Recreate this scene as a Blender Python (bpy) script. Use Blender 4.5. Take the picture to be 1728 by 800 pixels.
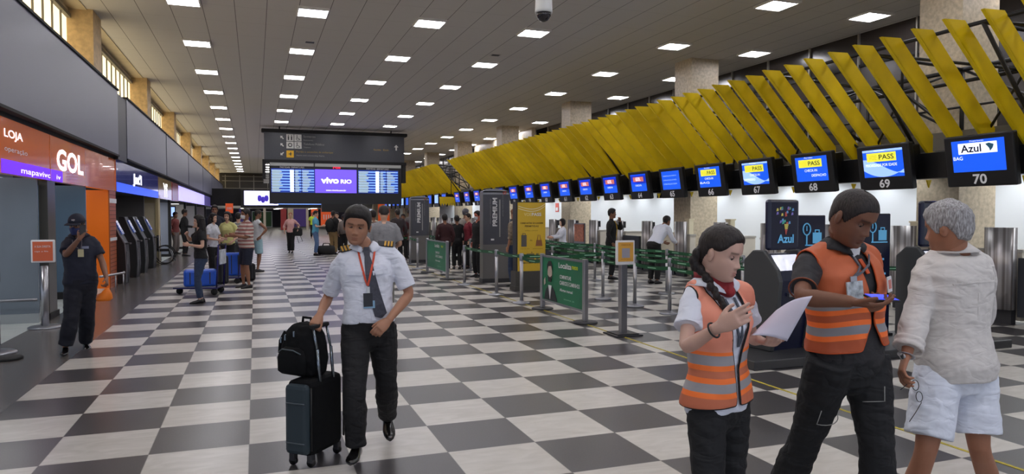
import bpy, bmesh, math, random
import numpy as np
from mathutils import Vector, Matrix, noise
random.seed(7)
for o in list(bpy.data.objects): bpy.data.objects.remove(o)
C = bpy.context.scene.collection
PI = math.pi
# ---------------------------------------------------------------- camera, world, exposure
cam_data = bpy.data.cameras.new('camera'); cam_data.sensor_width = 36.0
cam_data.lens = 1199.7/1728*36
cam_data.clip_start = .05; cam_data.clip_end = 400
cam = bpy.data.objects.new('camera', cam_data); C.objects.link(cam)
cam.location = (0.0557, -5.4, 1.6555)
cam.rotation_euler = (PI/2-0.0325, 0, -0.347)
bpy.context.scene.camera = cam
w = bpy.data.worlds.new('world'); bpy.context.scene.world = w; w.use_nodes = True
w.node_tree.nodes['Background'].inputs[0].default_value = (.75, .82, 1, 1)
w.node_tree.nodes['Background'].inputs[1].default_value = .7
vs = bpy.context.scene.view_settings
vs.view_transform = 'Standard'; vs.look = 'None'; vs.exposure = 0.0; vs.gamma = 1; vs.use_curve_mapping = False
LAMP = 28.5      # ceiling lamp emission
SOFF = 22.0      # counter downlights, watts
WIN = 1.6        # clerestory daylight

# ---------------------------------------------------------------- materials
def lin(c):
    return tuple(((x/255)/12.92 if x/255 <= .04045 else ((x/255+.055)/1.055)**2.4) for x in c)
_m = {}
def mat(name, col=(128,128,128), rough=.5, metal=0, emis=0, nz=None, bump=None, alpha=1, trans=0, spec=.5, coat=0, ecol=None, stretch=(1,1,1), sheen=0, folds=0):
    if name in _m: return _m[name]
    m = bpy.data.materials.new(name); m.use_nodes = True; nt = m.node_tree
    b = nt.nodes['Principled BSDF']; c = lin(col) if max(col) > 1.01 else col
    b.inputs['Base Color'].default_value = (*c, 1); b.inputs['Roughness'].default_value = rough
    b.inputs['Metallic'].default_value = metal; b.inputs['Alpha'].default_value = alpha
    b.inputs['Transmission Weight'].default_value = trans; b.inputs['Specular IOR Level'].default_value = spec
    b.inputs['Coat Weight'].default_value = coat
    if sheen: b.inputs['Sheen Weight'].default_value = sheen
    if emis:
        e = lin(ecol) if ecol else c
        b.inputs['Emission Color'].default_value = (*e, 1); b.inputs['Emission Strength'].default_value = emis
    if nz or bump:
        tc = nt.nodes.new('ShaderNodeTexCoord'); mp = nt.nodes.new('ShaderNodeMapping')
        mp.inputs['Scale'].default_value = stretch
        nt.links.new(tc.outputs['Object'], mp.inputs[0])
        def ns(sc):
            n = nt.nodes.new('ShaderNodeTexNoise'); n.inputs['Scale'].default_value = sc; n.inputs['Detail'].default_value = 6
            nt.links.new(mp.outputs[0], n.inputs['Vector']); return n
        if nz:
            n = ns(nz[0]); r = nt.nodes.new('ShaderNodeMapRange')
            r.inputs[1].default_value = .3; r.inputs[2].default_value = .7
            r.inputs[3].default_value = 1-nz[1]; r.inputs[4].default_value = 1+nz[1]
            nt.links.new(n.outputs['Fac'], r.inputs[0])
            mx = nt.nodes.new('ShaderNodeVectorMath'); mx.operation = 'SCALE'; mx.inputs[0].default_value = c
            nt.links.new(r.outputs[0], mx.inputs['Scale']); nt.links.new(mx.outputs[0], b.inputs['Base Color'])
        if bump:
            n = ns(bump[0]); bp = nt.nodes.new('ShaderNodeBump'); bp.inputs['Strength'].default_value = bump[1]
            bp.inputs['Distance'].default_value = bump[2] if len(bump) > 2 else .01
            nt.links.new(n.outputs['Fac'], bp.inputs['Height']); nt.links.new(bp.outputs[0], b.inputs['Normal'])
    if folds:
        tc = nt.nodes.new('ShaderNodeTexCoord'); mp = nt.nodes.new('ShaderNodeMapping'); mp.inputs['Scale'].default_value = (1,1,1.9); mp.inputs['Rotation'].default_value = (.5,.3,0)
        nt.links.new(tc.outputs['Object'], mp.inputs[0]); n = nt.nodes.new('ShaderNodeTexNoise'); n.inputs['Scale'].default_value = 9; n.inputs['Detail'].default_value = 2.2; n.inputs['Roughness'].default_value = .4; n.inputs['Distortion'].default_value = .5
        nt.links.new(mp.outputs[0], n.inputs['Vector'])
        a = nt.nodes.new('ShaderNodeMath'); a.operation = 'MULTIPLY_ADD'; a.inputs[1].default_value = 2; a.inputs[2].default_value = -1; nt.links.new(n.outputs['Fac'], a.inputs[0])
        c_ = nt.nodes.new('ShaderNodeMath'); c_.operation = 'ABSOLUTE'; nt.links.new(a.outputs[0], c_.inputs[0])
        b2 = nt.nodes.new('ShaderNodeBump'); b2.inputs['Strength'].default_value = .8; b2.inputs['Distance'].default_value = folds; nt.links.new(c_.outputs[0], b2.inputs['Height'])
        old = b.inputs['Normal'].links
        if old: nt.links.new(old[0].from_socket, b2.inputs['Normal'])
        nt.links.new(b2.outputs[0], b.inputs['Normal'])
    _m[name] = m; return m

def N(nt, t, **k):
    n = nt.nodes.new('ShaderNode'+t)
    for a, v in k.items(): setattr(n, a, v)
    return n
def mth(nt, op, a, b=None, c=None):
    n = N(nt, 'Math', operation=op)
    for i, x in enumerate((a, b, c)):
        if x is None: continue
        if isinstance(x, (int, float)): n.inputs[i].default_value = x
        else: nt.links.new(x, n.inputs[i])
    return n.outputs[0]
def mixc(nt, f, a, b):
    n = N(nt, 'Mix', data_type='RGBA')
    for i, x in ((0, f), (6, a), (7, b)):
        if isinstance(x, (int, float)): n.inputs[i].default_value = x
        elif isinstance(x, tuple): n.inputs[i].default_value = (*x, 1)
        else: nt.links.new(x, n.inputs[i])
    return n.outputs[2]

def floor_mat():
    m = bpy.data.materials.new('checker_stone'); m.use_nodes = True; nt = m.node_tree; b = nt.nodes['Principled BSDF']
    tc = N(nt, 'TexCoord'); s = N(nt, 'SeparateXYZ'); nt.links.new(tc.outputs['Object'], s.inputs[0])
    x = mth(nt, 'DIVIDE', s.outputs[0], .65); y = mth(nt, 'DIVIDE', s.outputs[1], .65)
    fx = mth(nt, 'FLOOR', x); fy = mth(nt, 'FLOOR', y)
    ck = mth(nt, 'FLOORED_MODULO', mth(nt, 'ADD', fx, fy), 2.0)
    cb = N(nt, 'CombineXYZ'); nt.links.new(fx, cb.inputs[0]); nt.links.new(fy, cb.inputs[1])
    wn = N(nt, 'TexWhiteNoise', noise_dimensions='3D'); nt.links.new(cb.outputs[0], wn.inputs['Vector'])
    off = N(nt, 'VectorMath', operation='MULTIPLY_ADD'); nt.links.new(wn.outputs['Color'], off.inputs[0]); off.inputs[1].default_value = (20, 20, 20)
    nt.links.new(tc.outputs['Object'], off.inputs[2])
    mp = N(nt, 'Mapping'); mp.inputs['Scale'].default_value = (1, 3.2, 1); mp.inputs['Rotation'].default_value = (0, 0, .5); nt.links.new(off.outputs[0], mp.inputs[0])
    n1 = N(nt, 'TexNoise'); n1.inputs['Scale'].default_value = 3; n1.inputs['Detail'].default_value = 8; n1.inputs['Distortion'].default_value = 1.2
    nt.links.new(mp.outputs[0], n1.inputs['Vector'])
    n2 = N(nt, 'TexNoise'); n2.inputs['Scale'].default_value = 90; nt.links.new(tc.outputs['Object'], n2.inputs['Vector'])
    n3 = N(nt, 'TexNoise'); n3.inputs['Scale'].default_value = .9; n3.inputs['Detail'].default_value = 4; nt.links.new(tc.outputs['Object'], n3.inputs['Vector'])
    wv = mixc(nt, mth(nt, 'MULTIPLY_ADD', n1.outputs['Fac'], 3, -1), lin((184,180,172)), lin((202,198,191)))
    wv = mixc(nt, mth(nt, 'MULTIPLY', wn.outputs['Value'], .25), wv, lin((172,165,152)))
    dv = mixc(nt, n2.outputs['Fac'], lin((50,48,50)), lin((80,77,79)))
    dv = mixc(nt, mth(nt, 'MULTIPLY', wn.outputs['Value'], .3), dv, lin((58,54,52)))
    col = mixc(nt, ck, wv, dv)
    # joints between the tiles
    def edge(v):
        f = mth(nt, 'FRACT', v); a = mth(nt, 'LESS_THAN', f, .006); c2 = mth(nt, 'GREATER_THAN', f, .994); return mth(nt, 'MAXIMUM', a, c2)
    j = mth(nt, 'MAXIMUM', edge(x), edge(y))
    col = mixc(nt, mth(nt, 'MULTIPLY', j, .45), col, lin((60,56,52)))
    nt.links.new(col, b.inputs['Base Color'])
    b.inputs['Roughness'].default_value = .3; b.inputs['Specular IOR Level'].default_value = .45
    return m
def ceil_mat():
    m = bpy.data.materials.new('ceiling_board'); m.use_nodes = True; nt = m.node_tree; b = nt.nodes['Principled BSDF']
    tc = N(nt, 'TexCoord'); s = N(nt, 'SeparateXYZ'); nt.links.new(tc.outputs['Object'], s.inputs[0])
    def line(v, p, o, wd):
        f = mth(nt, 'FRACT', mth(nt, 'DIVIDE', mth(nt, 'ADD', v, o), p)); return mth(nt, 'LESS_THAN', f, wd/p)
    a = line(s.outputs[0], .6075, 1.5+.6075*20, .014); c2 = line(s.outputs[1], 1.2233, 30.4, .010)
    n2 = N(nt, 'TexNoise'); n2.inputs['Scale'].default_value = 260; n2.inputs['Detail'].default_value = 2; nt.links.new(tc.outputs['Object'], n2.inputs['Vector'])
    base = mixc(nt, n2.outputs['Fac'], lin((186,183,176)), lin((226,222,214)))
    col = mixc(nt, mth(nt, 'MULTIPLY', a, .75), base, lin((52,48,44)))
    col = mixc(nt, mth(nt, 'MULTIPLY', c2, .3), col, lin((70,66,60)))
    nt.links.new(col, b.inputs['Base Color']); b.inputs['Roughness'].default_value = .9
    return m

# ---------------------------------------------------------------- mesh builder
class MB:
    def __init__(s): s.v = []; s.f = []; s.m = []; s.sm = []
    def add(s, vs_, fs, mi=0, smooth=False):
        o = len(s.v); s.v.extend([tuple(map(float, p)) for p in vs_])
        for f in fs: s.f.append(tuple(i+o for i in f)); s.m.append(mi); s.sm.append(smooth)
        return s
    def box(s, a, b, mi=0):
        (x0,y0,z0),(x1,y1,z1) = a, b
        return s.add([(x0,y0,z0),(x1,y0,z0),(x1,y1,z0),(x0,y1,z0),(x0,y0,z1),(x1,y0,z1),(x1,y1,z1),(x0,y1,z1)],
            [(0,3,2,1),(4,5,6,7),(0,1,5,4),(1,2,6,5),(2,3,7,6),(3,0,4,7)], mi)
    def obox(s, c, ax, ay, az, mi=0):
        c, ax, ay, az = (np.array(q, float) for q in (c, ax, ay, az))
        if np.dot(np.cross(ax, ay), az) < 0: ax = -ax
        P = [c-ax-ay-az, c+ax-ay-az, c+ax+ay-az, c-ax+ay-az, c-ax-ay+az, c+ax-ay+az, c+ax+ay+az, c-ax+ay+az]
        return s.add(P, [(0,3,2,1),(4,5,6,7),(0,1,5,4),(1,2,6,5),(2,3,7,6),(3,0,4,7)], mi)
    def loft(s, rings, mi=0, smooth=True, caps=True):
        k = len(rings); n = len(rings[0]); V = [p for r in rings for p in r]; F = []
        for i in range(k-1):
            for j in range(n):
                a = i*n+j; b = i*n+(j+1) % n; F.append((a, b, b+n, a+n))
        if caps:
            V = V+[np.mean(rings[0], 0), np.mean(rings[-1], 0)]; c0 = k*n; c1 = c0+1
            for j in range(n):
                F.append((c0, (j+1) % n, j)); F.append((c1, (k-1)*n+j, (k-1)*n+(j+1) % n))
        return s.add(V, F, mi, smooth)
    def tube(s, pts, r, n=8, mi=0, lat=None, smooth=True, caps=True):
        P = [np.array(p, float) for p in pts]; k = len(P)
        R = r if isinstance(r, (list, tuple)) else [r]*k
        rings = []; prev = np.array(lat, float) if lat is not None else None
        for i in range(k):
            t = P[min(i+1, k-1)]-P[max(i-1, 0)]; t = t/(np.linalg.norm(t)+1e-9)
            if prev is None:
                prev = np.array((0,0,1.)) if abs(t[2]) < .9 else np.array((1.,0,0))
            u = prev-t*np.dot(prev, t); u = u/(np.linalg.norm(u)+1e-9); v = np.cross(t, u)
            if lat is None: prev = u
            a, b = R[i] if isinstance(R[i], (tuple, list)) else (R[i], R[i])
            rings.append([P[i]+u*a*math.cos(q)+v*b*math.sin(q) for q in [2*PI*j/n for j in range(n)]])
        return s.loft(rings, mi, smooth, caps)
    def lathe(s, prof, c=(0,0,0), n=20, mi=0, smooth=True):
        rings = [[(c[0]+r*math.cos(2*PI*j/n), c[1]+r*math.sin(2*PI*j/n), c[2]+z) for j in range(n)] for r, z in prof]
        return s.loft(rings, mi, smooth)
    def prism(s, poly, o, u, v, d, mi=0):
        o, u, v, d = (np.array(q, float) for q in (o, u, v, d)); n = len(poly)
        A = [o+u*a+v*b for a, b in poly]; B = [p+d for p in A]
        area = sum(poly[i][0]*poly[(i+1) % n][1]-poly[(i+1) % n][0]*poly[i][1] for i in range(n))
        fl = (np.dot(np.cross(u, v), d)*area) > 0
        F = [tuple(range(n)), tuple(range(2*n-1, n-1, -1))]+[(i, i+n, (i+1) % n+n, (i+1) % n) for i in range(n)]
        if fl: F = [tuple(reversed(f)) for f in F]
        return s.add(A+B, F, mi)
    def ell(s, c, r, ax=None, n=16, k=10, mi=0):
        c = np.array(c, float); A = np.eye(3) if ax is None else np.array(ax, float)
        rings = []
        for i in range(1, k):
            p = PI*i/k
            rings.append([c+A[0]*r[0]*math.sin(p)*math.cos(q)+A[1]*r[1]*math.sin(p)*math.sin(q)-A[2]*r[2]*math.cos(p) for q in [2*PI*j/n for j in range(n)]])
        return s.loft(rings, mi, True)
    def append(s, me):
        o = len(s.v); s.v.extend([tuple(v.co) for v in me.vertices])
        for p in me.polygons: s.f.append(tuple(i+o for i in p.vertices)); s.m.append(0); s.sm.append(True)
        return s
    def mesh(s, name, shift=None):
        me = bpy.data.meshes.new(name); V = s.v
        if shift is not None: V = [(a-shift[0], b-shift[1], c-shift[2]) for a, b, c in V]
        me.from_pydata(V, [], s.f)
        me.polygons.foreach_set('material_index', s.m); me.polygons.foreach_set('use_smooth', s.sm); me.update()
        return me
    def build(s, name, mats, parent=None, world=True, bevel=0, label=None):
        """world=True: the coordinates are world ones, so they are shifted to the parent's origin"""
        me = s.mesh(name, parent.location if (parent is not None and world) else None)
        for m in (mats if isinstance(mats, (list, tuple)) else [mats]): me.materials.append(m)
        o = bpy.data.objects.new(name, me); C.objects.link(o)
        if parent is not None: o.parent = parent
        if bevel:
            b = o.modifiers.new('bevel', 'BEVEL'); b.width = bevel; b.segments = 2; b.limit_method = 'ANGLE'
        if label: o['label'] = label
        return o
def tag(o, label, cat, group=None, kind=None):
    o['label'] = label; o['category'] = cat
    if group: o['group'] = group
    if kind: o['kind'] = kind
    return o
def struct(o): o['kind'] = 'structure'; return o
def thing(name, label, cat, loc=(0,0,0), rz=0, group=None):
    o = bpy.data.objects.new(name, None); C.objects.link(o); o.location = loc; o.rotation_euler = (0,0,rz)
    o.empty_display_size = .1
    return tag(o, label, cat, group)
def dup(o, parent=None, loc=None, rz=None, label=None):
    c = o.copy(); C.objects.link(c)
    if parent is not None: c.parent = parent
    if loc is not None: c.location = loc
    if rz is not None: c.rotation_euler = (0,0,rz)
    if label: c['label'] = label
    for ch in [q for q in bpy.data.objects if q.parent == o]: dup(ch, c)
    return c
def text(s, m, name, parent, o, right, up, width=None, height=None, depth=.004, bold=0, align='l', world=True, label=None):
    """flat lettering, o = lower left corner (or lower centre) of its box; scaled to width and/or height"""
    cu = bpy.data.curves.new('t', 'FONT'); cu.body = s; cu.size = 1; cu.extrude = 0; cu.offset = bold; cu.resolution_u = 3
    ob = bpy.data.objects.new('t', cu); C.objects.link(ob)
    dg = bpy.context.evaluated_depsgraph_get(); me = bpy.data.meshes.new_from_object(ob.evaluated_get(dg))
    bpy.data.objects.remove(ob)
    V = np.array([v.co for v in me.vertices]); mn = V.min(0); mxx = V.max(0); ext = mxx-mn
    sx = width/ext[0] if width else None; sy = height/ext[1] if height else None
    if sx is None: sx = sy
    if sy is None: sy = sx
    right = np.array(right, float); up = np.array(up, float); nr = np.cross(right, up)
    if align == 'c': mn = mn+np.array((ext[0]/2, 0, 0))
    base = np.array(o, float)
    if parent is not None and world: base = base-np.array(parent.location)
    W = [tuple(base+right*(p[0]-mn[0])*sx+up*(p[1]-mn[1])*sy+nr*depth) for p in V]
    for i, v in enumerate(me.vertices): v.co = W[i]
    me.name = name; me.materials.clear(); me.materials.append(m)
    ob = bpy.data.objects.new(name, me); C.objects.link(ob)
    if parent is not None: ob.parent = parent
    if label: ob['label'] = label
    return ob
# ================================================================ THE HALL
steel = mat('brushed_steel', (168,168,172), .28, .9, bump=(60,.05), stretch=(1,1,.1))
steel2 = mat('satin_aluminium', (150,152,158), .35, .85)
black = mat('black_satin', (14,14,16), .45)
blackm = mat('black_matt', (20,20,21), .75)
dgrey = mat('dark_grey', (46,46,50), .5)
white = mat('white_paint', (225,228,232), .6)
granite = mat('beige_granite', (188,174,150), .45, nz=(14,.22), bump=(60,.1))
granite_w = mat('warm_stone', (196,166,118), .55, nz=(9,.2))
ledw = mat('lettering_white', (240,240,245), .5, emis=1.2)
paintw = mat('lettering_print', (222,222,224), .5)
floorm = floor_mat(); ceilm = ceil_mat()
bordm = mat('grey_granite_floor', (92,88,85), .22, nz=(40,.16), spec=.5)
shopfl = mat('pale_shop_floor', (186,192,188), .25, nz=(2,.08))
me = MB()
me.add([(-1.95,-9,0),(14.5,-9,0),(14.5,92,0),(-1.95,92,0)], [(0,1,2,3)], 0)
me.add([(-3.0,-9,0),(-1.95,-9,0),(-1.95,92,0),(-3.0,92,0)], [(0,1,2,3)], 1)
me.add([(-8,-9,0),(-3.0,-9,0),(-3.0,92,0),(-8,92,0)], [(0,1,2,3)], 2)
struct(me.build('floor', [floorm, bordm, shopfl]))
yel_line = mat('yellow_paint_line', (176,160,50), .6, nz=(30,.3))
tag(MB().box((4.69,-4.5,0),(4.72,24,.003)).build('floor_line', yel_line), 'thin yellow line on the checkered floor in front of the queue posts', 'floor line')

H = 5.8
struct(MB().box((-3.1,-9,H),(13.3,72,H+.15)).build('ceiling', ceilm))
# window soffit along the left side
cream = mat('cream_plaster', (205,190,158), .8, nz=(3,.06))
struct(MB().box((-3.8,-9,H-.02),(-3.1,72,H+.15)).build('trim_1', cream))
# left wall above the shops: ledge, clerestory with curtains behind pillars
struct(MB().box((-8,-9,4.3),(-2.98,72,4.4)).build('trim_2', dgrey))
winm = mat('daylit_curtain', (250,240,212), .9, emis=WIN, ecol=(255,234,188), nz=(2,.08))
framem = mat('window_frame_grey', (120,114,100), .6)
py = [3.6+7.7*k for k in range(-1, 9)]
pill_m = granite_w
k = 0
for y in [-9]+py:
    y0 = y+(.8 if y > -9 else 0); y1 = y+7.7 if y > -9 else py[0]
    y1 = min(y1, 72)
    if y1 <= y0: continue
    k += 1
    wt = MB().box((-3.5,y0,4.4),(-3.46,y1,5.62))
    o = struct(wt.build('window_%d' % k, winm))
    fr = MB().box((-3.46,y0,5.6),(-3.38,y1,5.68)).box((-3.5,y0,5.68),(-3.42,y1,5.8),1)
    n = int((y1-y0)/.62)
    for q in range(n+1):
        yy = y0+q*(y1-y0)/n; fr.box((-3.46,yy-.018,4.4),(-3.43,yy+.018,5.6))
    fr.build('window_frame', [framem, cream], o, world=False)
for i, y in enumerate(py):
    struct(MB().box((-3.64,y-.1,4.3),(-2.99,y+.7,H)).build('pillar', pill_m))
struct(MB().box((-3.8,-9,4.3),(-3.66,72,H)).build('wall_left', cream))
# long grey display panels hung above the shops
panelm = mat('grey_panel', (82,83,100), .38, nz=(120,.12), spec=.5)
pj = [(-3.0,4.3),(4.35,12.95),(14.15,22.3),(22.5,31.2),(31.4,41.0),(41.2,50.5),(50.7,60),(60.2,69.5)]
nm = ['nearest the camera, above the orange shop sign','above the orange shop sign, before the dark gap','just past the dark gap, above the blue sign','third along, above the bright lavender sign','fourth along','fifth along','sixth along','farthest along, by the end wall']
for (a, b), s_ in zip(pj, nm):
    t = thing('wall_panel', 'long slate grey wall panel over the shops, '+s_, 'panel', (-2.85,a,3.0))
    MB().box((-2.9,a,3.0),(-2.85,b,4.45)).build('panel_face', panelm, t)
    MB().box((-2.95,a-.02,4.45),(-2.82,b+.02,4.49)).box((-2.95,a-.02,2.96),(-2.83,b+.02,3.0)).build('panel_edge', blackm, t)
struct(MB().box((-8,-9,2.9),(-2.95,72,4.3)).build('wall_left_band', blackm))
struct(MB().box((-2.96,12.95,2.9),(-2.86,14.15,4.4)).build('trim_3', black))

# ---- far end of the hall
fm = mat('far_dark_glass', (44,40,36), .5); fl_ = mat('far_grid_white', (140,136,128), .6)
struct(MB().box((-8,72,2.65),(14.5,72.4,H)).build('wall_far', fm))
g = MB()
for x in np.arange(-2.7, 13, 1.35): g.box((x-.04,71.9,2.65),(x+.04,72,5.6))
for z in (3.5,4.25,5.0,5.45): g.box((-3,71.9,z-.03),(13,72,z+.03))
struct(g.build('window_20', fl_))
struct(MB().box((-8,71.5,2.25),(14.5,92,2.62)).build('ceiling_far', mat('far_soffit', (190,186,176), .7)))
struct(MB().box((-8,91.5,0),(14.5,92,2.4)).build('wall_far_end', mat('far_end_wall', (60,52,60), .6)))
for x, l in ((1.0,'first from the left'),(3.4,'second from the left'),(5.2,'third from the left'),(7.4,'fourth from the left')): tag(MB().box((x-.12,71.5,0),(x+.12,71.8,2.25)).build('portal_post', mat('pale_portal', (196,184,166), .6)), 'pale door post under the far end wall, '+l, 'post')
for i, (x, c_, w_, z0, z1, lab) in enumerate([(2.5,(150,50,50),.5,.2,2.1,'narrow dark red banner at the far end'),(3.1,(176,162,130),.5,.3,2.1,'narrow cream banner at the far end'),(3.9,(70,50,120),1.1,.5,2.1,'dark purple shop banner at the far end'),(-.8,(70,60,130),.9,.4,2.1,'violet lit panel at the far end behind the masked man')]):
    t = thing('banner', lab, 'banner', (x,62,z0))
    MB().box((x-w_/2,62,z0),(x+w_/2,62.05,z1)).build('cloth', mat('banner%d' % i, c_, .6), t)
    MB().tube([(x-w_/2,62.03,z1+.02),(x+w_/2,62.03,z1+.02)], .025).tube([(x,62.1,0),(x,62.1,z1)], .03).build('pole', steel2, t)
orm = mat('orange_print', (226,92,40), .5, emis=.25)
for i, (x, y, w_, z0, z1, lab) in enumerate([(4.75,56,.55,.75,2.05,'narrow orange banner at the far end, left of the larger orange one'),(5.5,53,1.0,.7,2.15,'large orange banner at the far end beside the man in blue'),(9.6,50.6,.9,1.1,2.5,'orange banner far back, right of the pilot\'s head'),(-1.3,38,.4,1.7,2.25,'small orange sign hanging far back above the queue on the left')]):
    t = thing('banner', lab, 'banner', (x,y,0))
    MB().box((x-w_/2,y,z0),(x+w_/2,y+.05,z1)).build('cloth', orm, t)
    MB().tube([(x,y+.08,0),(x,y+.08,z1)], .025).build('pole', steel2, t)
    g = MB()
    for q in range(4):
        g.box((x-w_*.3+q*w_*.18,y-.012,z0+.35*(z1-z0)),(x-w_*.3+q*w_*.18+w_*.07,y-.004,z0+.62*(z1-z0)))
    g.build('white_marks', paintw, t)
MB_g = MB().box((-.2,88,.1),(2.0,88.05,1.9)); t = thing('shop_window', 'dark green lit shop window at the very far end of the hall', 'window', (.9,88,0))
MB_g.build('glass', mat('green_far', (40,66,40), .4, emis=.15), t); MB().box((-.3,88.05,0),(2.1,88.1,2.0)).build('frame', paintw, t)

lampf = mat('lamp_frame', (225,222,216), .35)
fl_m = mat('far_lamp_glow', (255,250,240), .5, emis=14)
for y, l in ((73.0,'first row'),(79.0,'second row'),(85.0,'third row')):
    for x, l2 in ((-1.0,'left'),(2.5,'middle'),(6.0,'right')):
        t = thing('downlight', 'small lamp under the low far ceiling, %s, %s' % (l, l2), 'downlight', (x,y,2.25)); MB().box((x-.3,y-.15,2.225),(x+.3,y+.15,2.235)).build('glow', fl_m, t); MB().box((x-.34,y-.19,2.235),(x+.34,y+.19,2.25)).build('rim', lampf, t)
# ---- ceiling lamps
lampE = mat('lamp_glow', (250,250,255), .5, emis=LAMP, ecol=(250,248,255))
lampf = mat('lamp_frame', (225,222,216), .35)
proto = None
cols = [-1.21,1.22,3.66,6.08,9.8,12.2]
rows = [6.15+3.66*k for k in range(-4, 18)]
for x in cols:
    for y in rows:
        if proto is None:
            proto = thing('ceiling_lamp', 'square recessed lamp in the grey ceiling, bright white with a pale rim', 'ceiling lamp', (x,y,H), 0, 'ceiling lamps in the hall')
            MB().box((-.27,-.2,-.03),(.27,.3,-.012)).build('diffuser', lampE, proto, world=False)
            f = MB()
            f.box((-.31,-.33,-.04),(.31,-.3,-.0)); f.box((-.31,.3,-.04),(.31,.33,-.0)); f.box((-.31,-.3,-.04),(-.285,.3,-.0)); f.box((.285,-.3,-.04),(.31,.3,-.0))
            f.box((-.28,-.3,-.03),(.28,-.21,-.012))
            f.build('rim', lampf, proto, world=False)
        else: dup(proto, loc=(x,y,H))
# small vents near two lamps
for x, y, l in ((1.35,12.5,'by the second lamp of the second row from the left'),(6.0,12.3,'by the second lamp of the fourth row from the left')):
    t = thing('ceiling_vent', 'small dark ceiling vent '+l, 'vent', (x,y,H))
    MB().box((x-.1,y-.07,H-.02),(x+.1,y+.07,H-.002)).build('vent_plate', dgrey, t); MB().box((x-.13,y-.1,H-.012),(x+.13,y+.1,H-.001)).build('rim', ceilm, t)
# dome camera
p = (3.14,2.08,0)
t = thing('dome_camera', 'white dome security camera hanging from the ceiling at the top of the view', 'security camera', (p[0],p[1],H))
MB().tube([(p[0],p[1],H),(p[0],p[1],4.3)], .03).build('stem', lampf, t)
MB().lathe([(.045,4.35),(.075,4.33),(.085,4.23),(.098,3.95),(.1,3.92),(.086,3.915)], (p[0],p[1],0), 28).build('housing', mat('camera_white', (222,224,222), .35), t)
MB().lathe([(.086,3.915),(.08,3.88),(.05,3.835),(.02,3.82),(.001,3.818)], (p[0],p[1],0), 24).build('lens_dome', mat('smoked_dome', (22,18,24), .08, spec=.8), t)

# ================================================================ LEFT SHOPS
gol = mat('orange_gloss', (214,104,24), .18, emis=.10, ecol=(230,110,0), coat=.5)
bluef = mat('blue_gloss', (24,34,92), .14, emis=.12, ecol=(20,50,200), coat=.6)
goldf = mat('gold_gloss', (150,120,50), .2, emis=.1, coat=.4)
X = -2.96
t = thing('shop_sign', 'long glossy orange sign reading LOJA and GOL over the grey shop front', 'sign', (X,4.9,2.18))
MB().box((X-.12,2.0,2.18),(X,13.2,2.92)).build('sign_board', gol, t)
R_, U_ = (0,1,0), (0,0,1)
text('LOJA', ledw, 'lettering', t, (X,5.43,2.62), R_, U_, width=.78, height=.14, bold=.01)
text('operação', paintw, 'lettering', t, (X,5.43,2.45), R_, U_, width=.98, height=.085)
text('GOL', ledw, 'lettering', t, (X,8.0,2.37), R_, U_, width=1.9, height=.36, bold=.03)
MB().box((X,7.6,2.18),(X+.006,7.63,2.92)).box((X,13.15,2.18),(X+.01,13.2,2.92)).build('joint', mat('pale_joint', (214,120,50), .4), t)
purp = mat('violet_reflection', (110,20,230), .3, emis=.9, ecol=(100,10,235))  # reflection of an advert screen, painted as a glowing violet strip
s = MB().box((X,5.3,2.18),(X+.004,8.35,2.36)).build('bright_strip', purp, t, label='violet screen reflection painted along the lower edge')
text('mapavivc   iv', ledw, 'lettering', t, (X+.004,6.1,2.19), R_, U_, width=2.1, height=.10)  # letters of the mirrored advert, part of the painted reflection
t = thing('shop_sign', 'glossy blue lit sign with white letters above the black self-service machines', 'sign', (X,13.3,2.18))
MB().box((X-.12,13.3,2.18),(X,20.9,2.92)).build('sign_board', bluef, t)
MB().box((X,13.3,2.18),(X+.005,20.9,2.4)).build('bright_strip', mat('blue_strip', (40,90,230), .3, emis=.8, ecol=(30,80,240)), t)
text("Jat'l", ledw, 'lettering', t, (X+.006,15.7,2.38), R_, U_, width=1.5, height=.36, bold=.03)
t = thing('shop_sign', 'short gold sign with a white letter Y between the blue and red signs', 'sign', (X,21,2.18))
MB().box((X-.12,21,2.18),(X,25.0,2.92)).build('sign_board', goldf, t)
text('Yf', ledw, 'lettering', t, (X,22.3,2.25), R_, U_, width=1.3, height=.5, bold=.03)
t = thing('shop_sign', 'long lit lavender white sign starting with a dark red end, beyond the gold sign', 'sign', (X,25.2,2.18))
MB().box((X-.12,25.2,2.18),(X,27.6,2.92)).build('sign_end', mat('dark_red_gloss', (120,30,40), .2, emis=.15), t)
MB().box((X-.12,27.6,2.22),(X,44,2.85)).build('sign_board', mat('lavender_lit', (190,185,240), .3, emis=1.0, ecol=(180,170,250), nz=(3,.6)), t)
t = thing('shop_sign', 'dull violet sign farthest along the left shops', 'sign', (X,44.3,2.18))
MB().box((X-.12,44.3,2.2),(X,56,2.85)).build('sign_board', mat('dull_violet', (90,80,150), .3, emis=.3), t); MB().box((X-.12,44.2,2.15),(X+.01,56.1,2.2)).build('sign_edge', blackm, t)

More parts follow.
